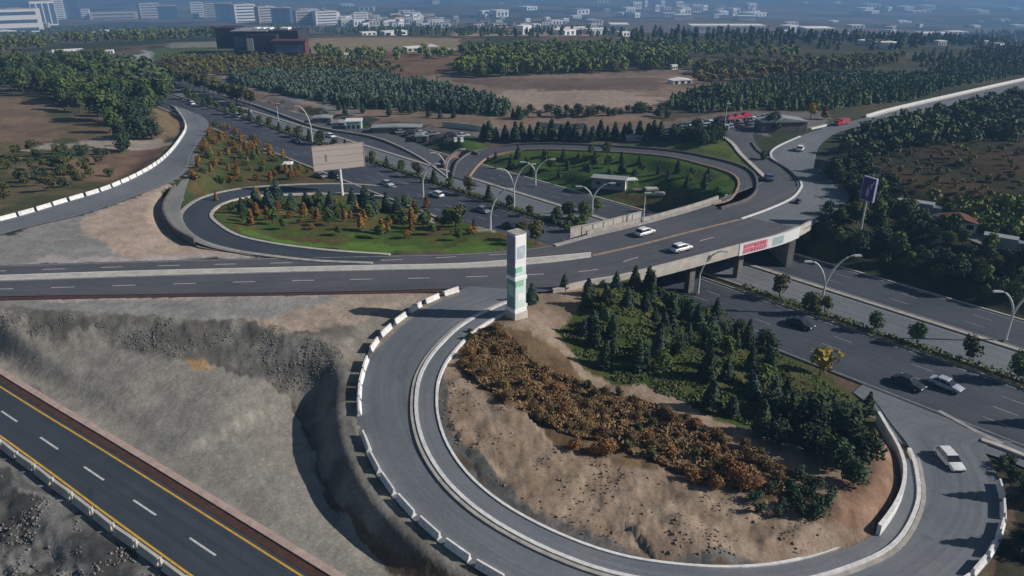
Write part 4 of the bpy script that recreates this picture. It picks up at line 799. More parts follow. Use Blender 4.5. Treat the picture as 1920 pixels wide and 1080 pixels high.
# far woods read as masses: one object each
def wood(P, n, key, hgt, seed, label, squash=1.0, nl=110):
    W = GP(P); g = np.random.default_rng(seed); pts = []
    lo, hi = W[:, :2].min(0), W[:, :2].max(0)
    while len(pts) < n:
        q = lo + (hi - lo) * g.uniform(size=(4000, 2)); m_ = inpoly(q[:, 0], q[:, 1], W); pts += list(q[m_])
    pts = np.array(pts[:n]); z = gz(pts[:, 0], pts[:, 1]); Vs, Fs, nn = [], [], 0; _, vs = KIN[key]
    for i in range(n):
        V, F = vs[i % len(vs)][3:]; sel = g.choice(len(F), min(len(F), nl), replace=False); kf = (len(F) / 640) ** .5; Q = V.reshape(-1, 4, 3)[sel]; c = Q.mean(1, keepdims=True); Q = c + (Q - c) * 1.75 * max(1, kf)
        h = hgt * g.uniform(.6, 1.25); a = g.uniform(0, 6.28); C, S = math.cos(a), math.sin(a); x = Q[..., 0] * C - Q[..., 1] * S; y = Q[..., 0] * S + Q[..., 1] * C
        Q = np.stack([x * h + pts[i, 0], y * h + pts[i, 1], Q[..., 2] * h * squash + z[i] - .2], -1); Vs.append(Q.reshape(-1, 3))
    V = np.concatenate(Vs); F = np.arange(len(V)).reshape(-1, 4); m_ = M[dict(pine='leaf_conifer', spruce='leaf_bluish', green='leaf_green', olive='leaf_olive', fatpine='leaf_conifer', bush='leaf_brown', darkbush='leaf_conifer', orange='leaf_orange')[key]]
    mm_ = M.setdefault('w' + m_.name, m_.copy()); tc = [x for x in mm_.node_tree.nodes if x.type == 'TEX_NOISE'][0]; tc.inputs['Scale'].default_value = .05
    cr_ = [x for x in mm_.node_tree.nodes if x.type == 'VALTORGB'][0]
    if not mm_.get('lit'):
        for e_ in cr_.color_ramp.elements: e_.color = tuple(c * k for c, k in zip(e_.color, (1.7, 1.5, 1.3, 1)))  # far leaf copies brightened in colour against crown self-shadow
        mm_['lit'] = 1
    return stuff(fast_obj('woodland', V, F, mm_), label, 'woodland')
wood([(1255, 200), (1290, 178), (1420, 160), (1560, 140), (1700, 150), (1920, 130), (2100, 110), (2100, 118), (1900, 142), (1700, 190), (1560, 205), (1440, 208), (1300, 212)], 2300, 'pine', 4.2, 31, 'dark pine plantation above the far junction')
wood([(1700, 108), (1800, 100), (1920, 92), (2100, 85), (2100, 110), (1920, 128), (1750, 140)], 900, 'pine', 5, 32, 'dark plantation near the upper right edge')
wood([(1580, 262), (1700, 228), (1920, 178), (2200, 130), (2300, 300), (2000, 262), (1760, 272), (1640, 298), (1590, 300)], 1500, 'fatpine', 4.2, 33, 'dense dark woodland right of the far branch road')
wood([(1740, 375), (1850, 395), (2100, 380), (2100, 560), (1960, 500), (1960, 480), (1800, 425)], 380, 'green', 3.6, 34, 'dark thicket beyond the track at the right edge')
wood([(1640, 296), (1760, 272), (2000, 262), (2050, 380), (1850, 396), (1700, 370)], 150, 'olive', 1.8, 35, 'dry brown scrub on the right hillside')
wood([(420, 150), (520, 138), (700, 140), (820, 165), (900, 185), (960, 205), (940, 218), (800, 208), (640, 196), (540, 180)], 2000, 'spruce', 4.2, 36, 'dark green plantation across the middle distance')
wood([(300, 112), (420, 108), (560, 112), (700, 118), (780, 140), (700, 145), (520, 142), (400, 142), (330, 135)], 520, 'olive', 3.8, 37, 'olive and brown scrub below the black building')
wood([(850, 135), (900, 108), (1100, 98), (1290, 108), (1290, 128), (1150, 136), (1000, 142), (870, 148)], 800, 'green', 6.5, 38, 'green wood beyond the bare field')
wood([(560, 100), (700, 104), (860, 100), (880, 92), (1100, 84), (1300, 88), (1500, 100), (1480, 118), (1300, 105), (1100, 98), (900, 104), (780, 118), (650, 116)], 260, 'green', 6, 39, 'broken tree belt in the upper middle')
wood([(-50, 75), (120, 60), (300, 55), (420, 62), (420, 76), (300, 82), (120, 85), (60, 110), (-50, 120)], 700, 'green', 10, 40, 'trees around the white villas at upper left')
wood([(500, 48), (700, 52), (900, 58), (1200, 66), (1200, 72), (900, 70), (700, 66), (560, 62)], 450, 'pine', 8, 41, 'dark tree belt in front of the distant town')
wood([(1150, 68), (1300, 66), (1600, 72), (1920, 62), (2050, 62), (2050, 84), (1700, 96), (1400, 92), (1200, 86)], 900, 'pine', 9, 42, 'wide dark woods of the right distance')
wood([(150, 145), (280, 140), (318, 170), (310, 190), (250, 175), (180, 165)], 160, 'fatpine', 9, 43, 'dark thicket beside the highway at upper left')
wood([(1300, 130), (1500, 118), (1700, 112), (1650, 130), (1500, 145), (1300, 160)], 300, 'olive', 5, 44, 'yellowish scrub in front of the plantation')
# rubble stones
def stones(P, n, s0, s1, seed, label):
    W = P; g = np.random.default_rng(seed); lo, hi = W[:, :2].min(0), W[:, :2].max(0); pts = []
    while len(pts) < n:
        q = lo + (hi - lo) * g.uniform(size=(4000, 2)); q = q[fbm(q[:, 0] * .3, q[:, 1] * .3, seed, 3) + g.normal(0, .05, len(q)) > .53]; pts += list(q[inpoly(q[:, 0], q[:, 1], W)])
    pts = np.array(pts[:n]); z = gz(pts[:, 0], pts[:, 1]); cube = np.array([(-1, -1, -1), (1, -1, -1), (1, 1, -1), (-1, 1, -1), (-.7, -.7, 1), (.7, -.7, 1), (.7, .7, 1), (-.7, .7, 1)]) * .5
    fc = np.array([(0, 3, 2, 1), (4, 5, 6, 7), (0, 1, 5, 4), (1, 2, 6, 5), (2, 3, 7, 6), (3, 0, 4, 7)])
    S = (s0 + (s1 - s0) * g.uniform(size=n) ** 3)[:, None, None] * g.uniform(.5, 1.2, (n, 1, 3)); a = g.uniform(0, 6.28, n)
    Q = cube[None] * (1 + .35 * g.normal(size=(n, 8, 3)) * .5) * S; x = Q[..., 0] * np.cos(a)[:, None] - Q[..., 1] * np.sin(a)[:, None]; y = Q[..., 0] * np.sin(a)[:, None] + Q[..., 1] * np.cos(a)[:, None]
    Q = np.stack([x + pts[:, :1], y + pts[:, 1:2], Q[..., 2] + z[:, None] + .05], -1); F = (fc[None] + 8 * np.arange(n)[:, None, None]).reshape(-1, 4)
    return stuff(fast_obj('stones', Q.reshape(-1, 3), F, M['stone']), label, 'rubble')
stones(np.array([q for q in rubble1 if q[1] > 82]), 5200, .03, .2, 51, 'grey rubble covering the embankment slope')
stones(rubble2, 4200, .03, .28, 52, 'dark rock rubble in the lower left corner')
M['clod'] = mat('clod', (.24, .18, .125), .95, .3, .8, .3)
o_ = stones(GP([(820, 760), (860, 690), (1040, 830), (1300, 920), (1560, 980), (1640, 1000), (1500, 1045), (1250, 1045), (1080, 1000), (940, 915), (850, 830)]), 800, .06, .3, 53, 'clods and stones scattered on the dirt bank inside the foreground loop'); o_.data.materials[0] = M['clod']
# ------------------------------------------------------------------ street lamps
def arc_pts(L, H, sgn, z0, n=9):                   # arm that climbs and curls outward
    return [(sgn * L * (math.sin(t * math.pi / 2 * .98) ** 1.0 * .25 + .75 * (1 - math.cos(t * math.pi / 2))), 0, z0 + H * math.sin(t * math.pi / 2)) for t in np.linspace(0, 1, n)]
def lamp(px, py, z, h, kind_, label, rz=0.0, base=None):
    q = at(px, py, z) if base is None else base; e = empty('street_lamp', (q[0], q[1], q[2]), rz); zc = h * .5
    MB().box((0, 0, .2), (.6, .6, .4)).build('base', M['concrete'], e)
    if kind_ == 'double':
        MB().tube([(0, 0, .3), (0, 0, zc * .6), (0, 0, zc)], [.22, .19, .18]).build('pole', M['galv'], e)
        for sgn, hh, L in ((-1, .40, 3.0), (1, .5, 4.0)):
            P = arc_pts(L, h * hh, sgn, zc - .05); ar = MB().tube(P, [.18] * 4 + [.15] * 3 + [.12] * 2).build('arm', M['galv'], e); x, _, zz = P[-1]
            hd = MB(); hd.box((x + sgn * .45, 0, zz), (1.4, .5, .22), 0, .8); hd.build('lamp_head', M['galv'], e); MB().box((x + sgn * .5, 0, zz - .1), (.7, .26, .05)).build('lens', M['lamp_glass'], e)
    elif kind_ == 'single':
        P = [(0, 0, .3), (.02, 0, h * .35)] + [(x, 0, zz) for x, _, zz in arc_pts(3.4, h * .52, 1, h * .46)]
        MB().tube(P, [.22, .19] + [.17] * 4 + [.14] * 5).build('pole', M['galv'], e); x, _, zz = P[-1]
        MB().box((x + .45, 0, zz), (1.4, .5, .22), 0, .8).build('lamp_head', M['galv'], e); MB().box((x + .5, 0, zz - .1), (.7, .26, .05)).build('lens', M['lamp_glass'], e)
    else:
        MB().tube([(0, 0, .3), (0, 0, h)], [.14, .08]).build('pole', M['galv'], e); MB().box((.5, 0, h), (1.5, .4, .16), 0, .85).build('lamp_head', M['galv'], e)
    return tag(e, label, 'street lamp', 'street lamps along the highway')
lamp(1537, 588, 0, 10.6, 'double', 'double-armed street lamp right of the bridge banner')
lamp(1884, 640, 0, 9.6, 'double', 'double-armed street lamp on the median at the right edge')
lamp(964, 392, 0, 11.0, 'double', 'tall double-armed street lamp behind the white pylon')
lamp(838, 348, 0, 9.8, 'double', 'double-armed street lamp left of the eastern lawn')
lamp(1110, 402, 0, 7.6, 'double', 'double-armed street lamp just beyond the panelled wall')
lamp(1004, 350, 0, 7.4, 'double', 'smaller double-armed street lamp in front of the eastern lawn')
lamp(920, 448, 3.2, 10.6, 'single', 'single curved street lamp left of the pylon top')
lamp(794, 372, 0, 9.0, 'single', 'single curved street lamp between the autumn trees')
lamp(1308, 552, 0, 8.4, 'single', 'single curved street lamp in front of the bridge underside')
lamp(586, 268, 0, 12.0, 'single', 'single curved street lamp beside the beige billboard', math.pi)
lamp(524, 240, 0, 8.5, 'post', 'plain straight pole beside the highway at upper left')
lamp(1206, 418, 6.9, 6.2, 'post', 'short straight lamp on the north verge of the bridge')
lamp(1357, 252, 7, 9.0, 'post', 'thin pale pole at the near corner of the crowded car park')
# ------------------------------------------------------------------ vehicles
def car_proto(mkey, hatch=False):
    e = empty('car', (0, 0, 0)); L, W = 4.4, 1.78
    # body: lofted cross-sections along x
    st = [(-2.2, .42, .72, .74), (-2.12, .30, .88, .84), (-1.7, .26, .94, .88), (-1.0, .26, .95, .89), (0, .25, .93, .89), (.9, .26, .92, .89), (1.5, .28, .84, .87), (1.95, .30, .74, .82), (2.18, .38, .62, .70)]
    V, F = [], []
    for x, z0, z1, w2 in st:
        V += [(x, -w2 * .86, z0), (x, -w2, z0 + .14), (x, -w2, z1 - .14), (x, -w2 * .86, z1), (x, w2 * .86, z1), (x, w2, z1 - .14), (x, w2, z0 + .14), (x, w2 * .86, z0)]
    for i in range(len(st) - 1):
        for j in range(8): F.append((i * 8 + j, i * 8 + (j + 1) % 8, (i + 1) * 8 + (j + 1) % 8, (i + 1) * 8 + j))
    F += [tuple(reversed(range(8))), tuple(range(64, 72))]
    b = me_obj('body', V, F, M[mkey], e, True)
    import bmesh
    def fix(o):
        bm = bmesh.new(); bm.from_mesh(o.data); bmesh.ops.recalc_face_normals(bm, faces=bm.faces); bm.to_mesh(o.data); bm.free()
    fix(b); mo = b.modifiers.new('edge', 'BEVEL'); mo.width = .05; mo.segments = 2
    rx = -1.95 if hatch else -1.55
    def frustum(x0, x1, x2, x3, za, zb, wa, wb, nm, m):
        V = [(x0, -wa, za), (x3, -wa, za), (x3, wa, za), (x0, wa, za), (x1, -wb, zb), (x2, -wb, zb), (x2, wb, zb), (x1, wb, zb)]
        o = me_obj(nm, V, [(0, 3, 2, 1), (4, 5, 6, 7), (0, 1, 5, 4), (1, 2, 6, 5), (2, 3, 7, 6), (3, 0, 4, 7)], m, e); fix(o); return o
    frustum(rx, rx + .5, .35, 1.05, .90, 1.38, .80, .64, 'windows', M['glass_dark'])
    o = frustum(rx + .42, rx + .58, .28, .42, 1.375, 1.46, .67, .60, 'roof', M[mkey])
    for x, s in ((.35, .62), (-.55, .62)):
        for y in (-1, 1): MB().box((x - .1, y * .735, 1.14), (.07, .05, .5)).build('pillar', M[mkey], e)
    for x in (-1.35, 1.35):
        for y in (-.8, .8):
            k = 16; V = [(x + .32 * math.cos(a), y + dy, .32 + .32 * math.sin(a)) for dy in (-.1, .1) for a in np.linspace(0, 2 * math.pi, k, endpoint=False)]
            t = me_obj('wheel', V, [tuple(range(k)), tuple(reversed(range(k, 2 * k)))] + [(i, k + i, k + (i + 1) % k, (i + 1) % k) for i in range(k)], M['tyre'], e); fix(t)
            s = .115 if y > 0 else -.115; V = [(x + .19 * math.cos(a), y + s, .32 + .19 * math.sin(a)) for a in np.linspace(0, 2 * math.pi, k, endpoint=False)]; me_obj('rim', V, [tuple(range(k))], M['rim'], t)
    for y in (-.6, .6): MB().box((2.13, y, .62), (.1, .34, .14)).build('headlight', M['headlight'], e); MB().box((-2.17, y, .72), (.1, .34, .14)).build('taillight', M['taillight'], e)
    MB().box((2.2, 0, .42), (.05, 1.2, .16)).build('grille', M['glass_dark'], e)
    return e
PC = {}
def car(mkey, px, py, z, ang, label, group, s=1.0, base=None, hatch=False):
    q = at(px, py, z) if base is None else base
    if mkey not in PC: PC[mkey] = e = car_proto(mkey, hatch)
    else: e = copy_tree(PC[mkey])
    e.location = (q[0], q[1], q[2] + .015); e.rotation_euler = (0, 0, ang); e.scale = (s, s, s); tag(e, label, 'car', group); return e
def head(p0, p1, z): a, b = at(*p0, z), at(*p1, z); return math.atan2(b[1] - a[1], b[0] - a[0])
mv = 'cars driving on the interchange'; HD = math.atan2(-.742, .67)
car('car_white', 1778, 868, .15, head((1762, 848), (1795, 885), 0), 'white hatchback driving down into the foreground loop', mv, hatch=True)
car('car_silver', 1772, 727, 0, head((1740, 712), (1805, 738), 0), 'silver blue car on the highway above the loop entrance', mv)
car('car_dark', 1702, 724, 0, head((1740, 712), (1805, 738), 0), 'dark car just behind the silver blue car on the highway', mv)
car('car_dark', 1500, 612, 0, HD, 'dark car in shade on the near carriageway right of the bridge', mv)
car('car_white', 1277, 470, 7, head((1255, 474), (1297, 463), 7), 'white sedan on the near lanes of the bridge', mv)
car('car_white', 1209, 440, 7, head((1195, 443), (1225, 434), 7), 'white sedan on the far lanes of the bridge', mv)
car('car_white', 1500, 282, 7, head((1490, 300), (1520, 262), 7), 'white car on the eastern branch road near the traffic island', mv)
car('car_blue', 1441, 337, 7, head((1441, 345), (1425, 320), 7), 'pale blue car on the northern branch at the end of the wide kerb', mv)
car('car_dark', 1496, 380, 7, head((1480, 390), (1510, 365), 7), 'small dark vehicle beside the curved white kerb', mv, s=.6)
car('car_silver', 726, 348, 0, HD, 'silver car on the near carriageway right of the billboard', mv)
car('car_white', 819, 368, 0, HD + math.pi, 'white car on the near carriageway between autumn trees', mv)
car('car_dark', 958, 428, 0, HD, 'dark car passing behind the top of the pylon', mv)
car('car_grey', 600, 333, .2, HD + .2, 'dark grey car stopped at the garden kerb left of the billboard', mv)
car('car_dark', 628, 330, .2, HD + .1, 'black car stopped at the garden kerb under the billboard', mv)
for px, py, mk, lb in [(345, 173, 'car_silver', 'silver car farthest up the highway at upper left'), (359, 196, 'car_white', 'white car on the highway just above the slip road mouth'), (447, 220, 'car_white', 'white car on the highway above the triangular garden'), (464, 211, 'car_silver', 'silver car beside the far kerb above the triangular garden'), (620, 258, 'car_white', 'small white car on the highway above the billboard'), (556, 268, 'car_dark', 'dark car on the highway left of the curved lamp'), (905, 398, 'car_grey', 'grey car on the highway left of the tall double lamp'), (1130, 440, 'car_grey', 'grey car in the cutting under the panelled wall')]:
    q = G(px, py); car(mk, 0, 0, 0, HD + (math.pi if py < 215 else 0), lb, mv, base=q)
# crowded car park at the far junction
colname = dict(car_white='white', car_silver='silver', car_dark='black', car_blue='blue', car_red='red', car_grey='grey')
for r_, (x0, y0, x1, y1, n) in enumerate([(1262, 246, 1345, 236, 11), (1268, 240, 1350, 231, 10), (1362, 242, 1440, 227, 10), (1366, 236, 1440, 221, 9)]):
    for k in range(n):
        t = (k + random.uniform(-.15, .15)) / (n - 1); mk = random.choice(['car_white', 'car_white', 'car_silver', 'car_dark', 'car_blue', 'car_grey']); q = G(x0 + (x1 - x0) * t, y0 + (y1 - y0) * t)
        car(mk, 0, 0, 0, math.pi / 2 + random.uniform(-.15, .15) - .2, '%s car in the crowded lot %s the pale pole' % (colname[mk], 'left of' if x0 < 1355 else 'right of'), '%s cars parked %s the pale pole' % (colname[mk], 'left of' if x0 < 1355 else 'right of'), base=q)
for px, py, mk, lb in [(1310, 158, 'car_white', 0), (1262, 158, 'car_dark', 0)]: pass
for k, px in enumerate((700, 716, 733, 752, 770, 790, 812, 845, 868)):
    mk = ['car_grey', 'car_dark', 'car_silver'][k % 3]; car(mk, 0, 0, 0, .4, '%s car parked beside the service road' % colname[mk], '%s cars parked in the yard' % colname[mk], base=G(px, 247 + (px - 700) * .06))
# ------------------------------------------------------------------ pylon sign
q = at(968, 592, 7); py_ = empty('advertising_pylon', (q[0], q[1], 6.9), R(38)); tag(py_, 'tall square white and pale green advertising pylon beside the loop', 'pylon')
M['panel_white'] = mat('panel_white', (.88, .89, .90), .6, .08, .5, obj=True); M['panel_green'] = mat('panel_green', (.30, .62, .46), .6, .1, .5, obj=True); M['panel_mint'] = mat('panel_mint', (.66, .82, .77), .6, .1, .6, obj=True); M['panel_blue'] = mat('panel_blue', (.50, .58, .66), .6, .2, 1.2, obj=True); M['shade_lilac'] = mat('shade_lilac', (.26, .25, .36), .6, .15, .6, obj=True); M['shade_teal'] = mat('shade_teal', (.16, .30, .28), .6, .15, .6, obj=True)
W_ = 1.95; H_ = 13.0
b = MB(); b.box((0, 0, .45), (W_ + .5, W_ + .5, 1.3), 0, .96); b.build('plinth', M['pale_concrete'], py_)
MB().box((0, 0, 1.35), (W_ + .25, W_ + .25, .5)).build('base_band', M['panel_white'], py_)
core = MB(); core.box((0, 0, 1.6 + (H_ - 1.6) / 2), (W_, W_, H_ - 1.6)); core.build('shaft', M['panel_white'], py_)
MB().box((0, 0, H_ + .08), (W_ + .1, W_ + .1, .2)).build('cap', M['concrete'], py_)
MB().box((0, 0, 6.4), (W_ + .22, W_ + .22, .5)).build('ledge', M['panel_white'], py_)
e_ = W_ / 2 + .02
def pan(y_side, x0, x1, z0, z1, m, lift=0.0):       # y_side: front (-y) face, else -x face
    mb = MB()
    if y_side: mb.box(((x0 + x1) / 2, -e_ - lift, (z0 + z1) / 2), (x1 - x0, .05, z1 - z0))
    else: mb.box((-e_ - lift, (x0 + x1) / 2, (z0 + z1) / 2), (.05, x1 - x0, z1 - z0))
    mb.build('panel', m, py_)
pan(1, -.88, .88, 9.0, 12.8, M['panel_white']); pan(1, -.65, .75, 9.4, 11.3, M['panel_blue'], .03); pan(1, -.88, .88, 6.75, 8.2, M['panel_mint']); pan(1, -.92, .2, 7.4, 8.2, M['panel_green'], .03)
pan(1, -.88, .88, 1.7, 6.05, M['panel_mint']); pan(1, -.92, .5, 5.2, 6.05, M['panel_green'], .03); pan(1, -.6, .7, 3.0, 4.0, M['panel_white'], .03)
pan(0, -.88, .88, 8.4, 12.8, M['shade_lilac']); pan(0, -.88, .88, 1.7, 6.05, M['shade_teal']); pan(0, -.88, .88, 6.75, 8.3, M['shade_teal']); pan(0, -.7, .7, 3.6, 5.4, M['panel_green'], .03)  # left face panels coloured darker to paint in its shaded side
# ------------------------------------------------------------------ billboards, kiosks, shed
q = G(642, 366); bb = empty('billboard', q, R(24)); tag(bb, 'blank beige billboard on a white post beside the northern loop', 'billboard')
k_ = ppm(366, 0); Wb, Hb = 94 / k_ , 42 / k_ * 1.07
MB().tube([(0, 0, -.3), (0, 0, 49 / k_ * 1.05)], [.38, .34], 12).build('post', M['white_concrete'], bb)
M['bb_face'] = mat('bb_face', (.52, .46, .42), .8, .10, .35, col2=(.57, .50, .455), obj=True, streak=(.3, 1, 4)); zb = 49 / k_ * 1.05 + Hb / 2
MB().box((0, 0, zb), (Wb, .5, Hb)).build('face', M['bb_face'], bb)
fr = MB(); fr.box((0, -.27, zb + Hb / 2), (Wb + .1, .1, .15)).box((0, -.27, zb - Hb / 2), (Wb + .1, .1, .15)).box((-Wb / 2, -.27, zb), (.15, .09, Hb - .16)).box((Wb / 2, -.27, zb), (.15, .09, Hb - .16)); fr.build('frame', M['pink_concrete'], bb)
sm = MB()
for zz in (-.25, .05, .3): sm.box((0, -.262, zb + zz * Hb), (Wb - .3, .02, .05))
sm.build('sheet_seams', M['brown_wall'], bb); MB().box((-Wb * .25, -.275, zb + .0 * Hb), (.5, .02, Hb * .3)).build('rust_stain', M['tan_paint'], bb)
M['purple'] = mat('purple', (.05, .04, .13), .5, .25, .5, obj=True); M['lilac'] = mat('lilac', (.42, .38, .58), .5, .2, 1, obj=True)
q = G(1611, 446); ps = empty('billboard', q, R(-62)); tag(ps, 'tall purple sign board on a thin pole beside the wooded bank', 'billboard')
MB().tube([(0, 0, -.3), (0, 0, 8.0)], [.2, .16], 10).build('post', M['galv'], ps); MB().box((0, 0, 10.0), (2.7, .4, 4.4)).build('face', M['purple'], ps)
fr = MB(); fr.box((0, 0, 12.28), (2.9, .5, .16)).box((0, 0, 7.72), (2.9, .5, .16)).box((-1.42, 0, 10), (.14, .48, 4.3)).box((1.42, 0, 10), (.14, .48, 4.3)); fr.build('frame', M['lilac'], ps)
lg = MB(); lg.box((0, -.215, 9.3), (.6, .03, 1.4)).box((0, -.217, 10.3), (.25, .03, .6)).box((.6, -.216, 10.7), (.4, .03, 1.1)).box((.95, -.216, 11.4), (.3, .03, .7)); lg.build('emblem', M['lilac'], ps)
q = G(1585, 330); b2 = empty('billboard', (q[0], q[1], q[2]), R(-35)); tag(b2, 'long dark roadside board seen from behind at the bend of the eastern branch', 'billboard')
MB().box((0, 0, 2.0), (15, .3, 2.4)).build('face', M['dark_concrete'], b2)
pm = MB()
for x in (-6, -2, 2, 6): pm.box((x, .3, .9), (.2, .2, 3))
pm.build('post', M['galv'], b2)
M['metal_grey'] = mat('metal_grey', (.20, .22, .25), .6, .12, .6, obj=True, streak=(6, 1, 1)); M['roof_grey'] = mat('roof_grey', (.30, .32, .33), .7, .12, .6, obj=True)
q = G(1142, 352); sh_ = empty('site_cabin', q, R(-18)); tag(sh_, 'grey site cabin with a white gable end on the eastern lawn', 'cabin')
MB().box((0, 0, 1.3), (8.6, 3.4, 2.6)).build('wall', M['metal_grey'], sh_); MB().box((0, 0, 2.72), (9.0, 3.8, .2)).build('roof', M['roof_grey'], sh_); MB().box((4.33, 0, 1.3), (.08, 3.3, 2.5)).build('end_panel', M['white_concrete'], sh_)
MB().box((4.39, .6, 1.0), (.05, .9, 1.9)).build('door', M['dark_concrete'], sh_); mb = MB()
for x in (-2.5, 0, 2.5): mb = MB().box((x, -1.72, 1.5), (1.1, .06, .8)); mb.build('window', M['glass_dark'], sh_)
q = G(1182, 352); mb = empty('canopy', q, R(10)); tag(mb, 'small white awning beside the site cabin', 'awning'); MB().box((0, 0, 2.3), (3.0, 2.6, .12)).build('roof', M['white_concrete'], mb)
pm = MB()
for x, y in ((-1.3, -1.1), (1.3, -1.1), (-1.3, 1.1), (1.3, 1.1)): pm.box((x, y, 1.1), (.1, .1, 2.3))
pm.build('posts', M['galv'], mb)
for px, py, d, m_, lb in [(1195, 360, (3.2, 1.6, .8), 'dark_concrete', 'dark heap of building material on the lawn'), (1222, 358, (3.6, 1.8, .9), 'pale_concrete', 'pale stacked slabs on the lawn right of the cabin'), (1236, 366, (3.0, 1.0, .7), 'white_concrete', 'white beam stack at the edge of the lawn')]:
    q = G(px, py); mb = MB()
    for k in range(4): mb.box((q[0] + random.uniform(-.2, .2), q[1] + random.uniform(-.2, .2), q[2] + d[2] * (k + .5) / 4), (d[0] * random.uniform(.8, 1), d[1] * random.uniform(.8, 1), d[2] / 4 - .02), random.uniform(-.1, .2))
    tag(mb.build('material_stack', M[m_]), lb, 'stack')
q = G(541, 322); kk = empty('kiosk', q, .2); tag(kk, 'small brown kiosk with a white roof in the triangular garden', 'kiosk')
MB().box((0, 0, 1.2), (2.0, 2.0, 2.4)).build('wall', M['brown_wall'], kk); MB().box((0, 0, 2.55), (3.0, 3.0, .3), 0, .7).build('roof', M['white_concrete'], kk); MB().box((0, -1.03, 1.3), (1.2, .05, 1.0)).build('window', M['glass_dark'], kk)
for px in (854, 866):
    q = G(px, 266); e = MB(); e.box((0, 0, .6), (1.0, .8, 1.2), .3, .8); e.box((0, 0, 1.28), (1.1, .9, .1), .3); o = e.build('utility_box', M['white_concrete']); o.location = q; tag(o, 'white utility cabinet on the grass below the beige wall', 'cabinet', 'pair of white cabinets')
q = G(665, 243); e = empty('small_building', q, .1); tag(e, 'small building with white roof and pale green front beside the service road', 'building'); k_ = ppm(243, 0)
M['mint_wall'] = mat('mint_wall', (.33, .52, .45), .7, .2, .6, obj=True)
MB().box((0, 0, 1.6), (28 / k_, 5, 3.2)).build('wall', M['mint_wall'], e); MB().box((0, 0, 3.35), (31 / k_, 5.6, .3)).build('roof', M['white_concrete'], e)
for x in (-1.6, 0, 1.6): MB().box((x, -2.53, 1.5), (1.0, .06, 1.2)).build('window', M['glass_dark'], e)
# dark modular yard sheds left of it, and roadside market tents at the far junction
for px, py, wpx, hpx, m_, lb in [(606, 232, 34, 14, 'dark_concrete', 'dark machinery shed above the curved lamp'), (636, 236, 26, 8, 'roof_grey', 'low grey roofed shed beside the mint green building'), (745, 245, 90, 9, 'dark_concrete', 'long dark shed along the yard'), (792, 262, 22, 10, 'metal_grey', 'pale grey shed at the corner of the lawn'), (1195, 262, 40, 9, 'roof_grey', 'grey shed at the right end of the conifer row')]:
    q = G(px, py); k_ = ppm(py, 0); e = empty('shed', q, .05); tag(e, lb, 'shed'); Ws, Hs = wpx / k_, hpx / k_ * .9; MB().box((0, 0, Hs / 2), (Ws, 5, Hs)).build('wall', M[m_], e)
    MB().prism([(-Ws / 2 - .3, Hs), (Ws / 2 + .3, Hs), (Ws / 2 + .3, Hs + .15), (0, Hs + .5), (-Ws / 2 - .3, Hs + .15)], -2.8, 2.8).build('roof', M['roof_grey'], e); MB().box((Ws * .2, -2.53, Hs * .45), (1.4, .06, Hs * .7)).build('door', M['glass_dark'], e)
M['tent_red'] = mat('tent_red', (.34, .07, .10), .7, .15, .8, obj=True)
for px, py, wd, m_, lb in [(1368, 236, 4.5, 'tent_red', 'red market tent right of the pale pole'), (1382, 233, 4.0, 'tent_red', 'red market tent second from the pale pole'), (1352, 238, 4.0, 'car_dark', 'dark market tent left of the pale pole'), (1396, 230, 3.6, 'car_red', 'bright red market tent at the end of the tent row')]:
    q = G(px, py); e = empty('market_tent', q, .2); tag(e, lb, 'tent'); MB().box((0, 0, 2.9), (wd, wd, 1.0), 0, .1).build('roof', M[m_], e); pm = MB()
    for x in (-1, 1):
        for y in (-1, 1): pm.box((x * wd * .47, y * wd * .47, 1.2), (.1, .1, 2.5))
    pm.build('posts', M['galv'], e); MB().box((0, wd * .45, 1.3), (wd * .9, .06, 2.1)).build('back_cloth', M[m_], e)
q = at(1577, 234, 7); e = empty('truck', q, head((1600, 232), (1560, 240), 7)); e.scale = (.8, .8, .6); tag(e, 'red truck at the far end of the eastern branch road', 'truck')
MB().box((2.6, 0, 1.5), (1.8, 2.3, 2.2), 0, .9).build('cab', M['car_red'], e); MB().box((-1.2, 0, 1.9), (5.4, 2.4, 2.4)).build('cargo_box', M['tent_red'], e); MB().box((0, 0, .6), (7, 1.6, .3)).build('chassis', M['tyre'], e)
for x in (-2.6, 2.4):
    for y in (-1, 1): MB().tube([(x, y * 1.0 - .15, .45), (x, y * 1.0 + .15, .45)], .45, 12).build('wheel', M['tyre'], e)
MB().box((3.5, 0, 1.9), (.08, 2.0, .8)).build('windscreen', M['glass_dark'], e)
q = G(1462, 244); e = empty('shed', q, .1); tag(e, 'long grey roofed shed at the far junction', 'shed'); MB().box((0, 0, 1.5), (14, 6, 3)).build('wall', M['dark_concrete'], e); MB().prism([(-7.4, 3), (7.4, 3), (7, 3.2), (0, 4.2), (-7, 3.2)], -3.4, 3.4).build('roof', M['roof_grey'], e)
for px, py, h, key, lb in [(1448, 246, 6, 'fatpine', 'dark round tree left of the grey shed at the far junction'), (1430, 300, 2.5, 'darkbush', 'dark bush on the traffic island'), (1520, 222, 5, 'yellow', 'yellowish tree beyond the far junction'), (1545, 224, 5, 'orange', 'orange tree beyond the far junction')]:
    q = G(px, py); plant(key, q[0], q[1], h, lb, 'tree', 'single trees at the far junction')
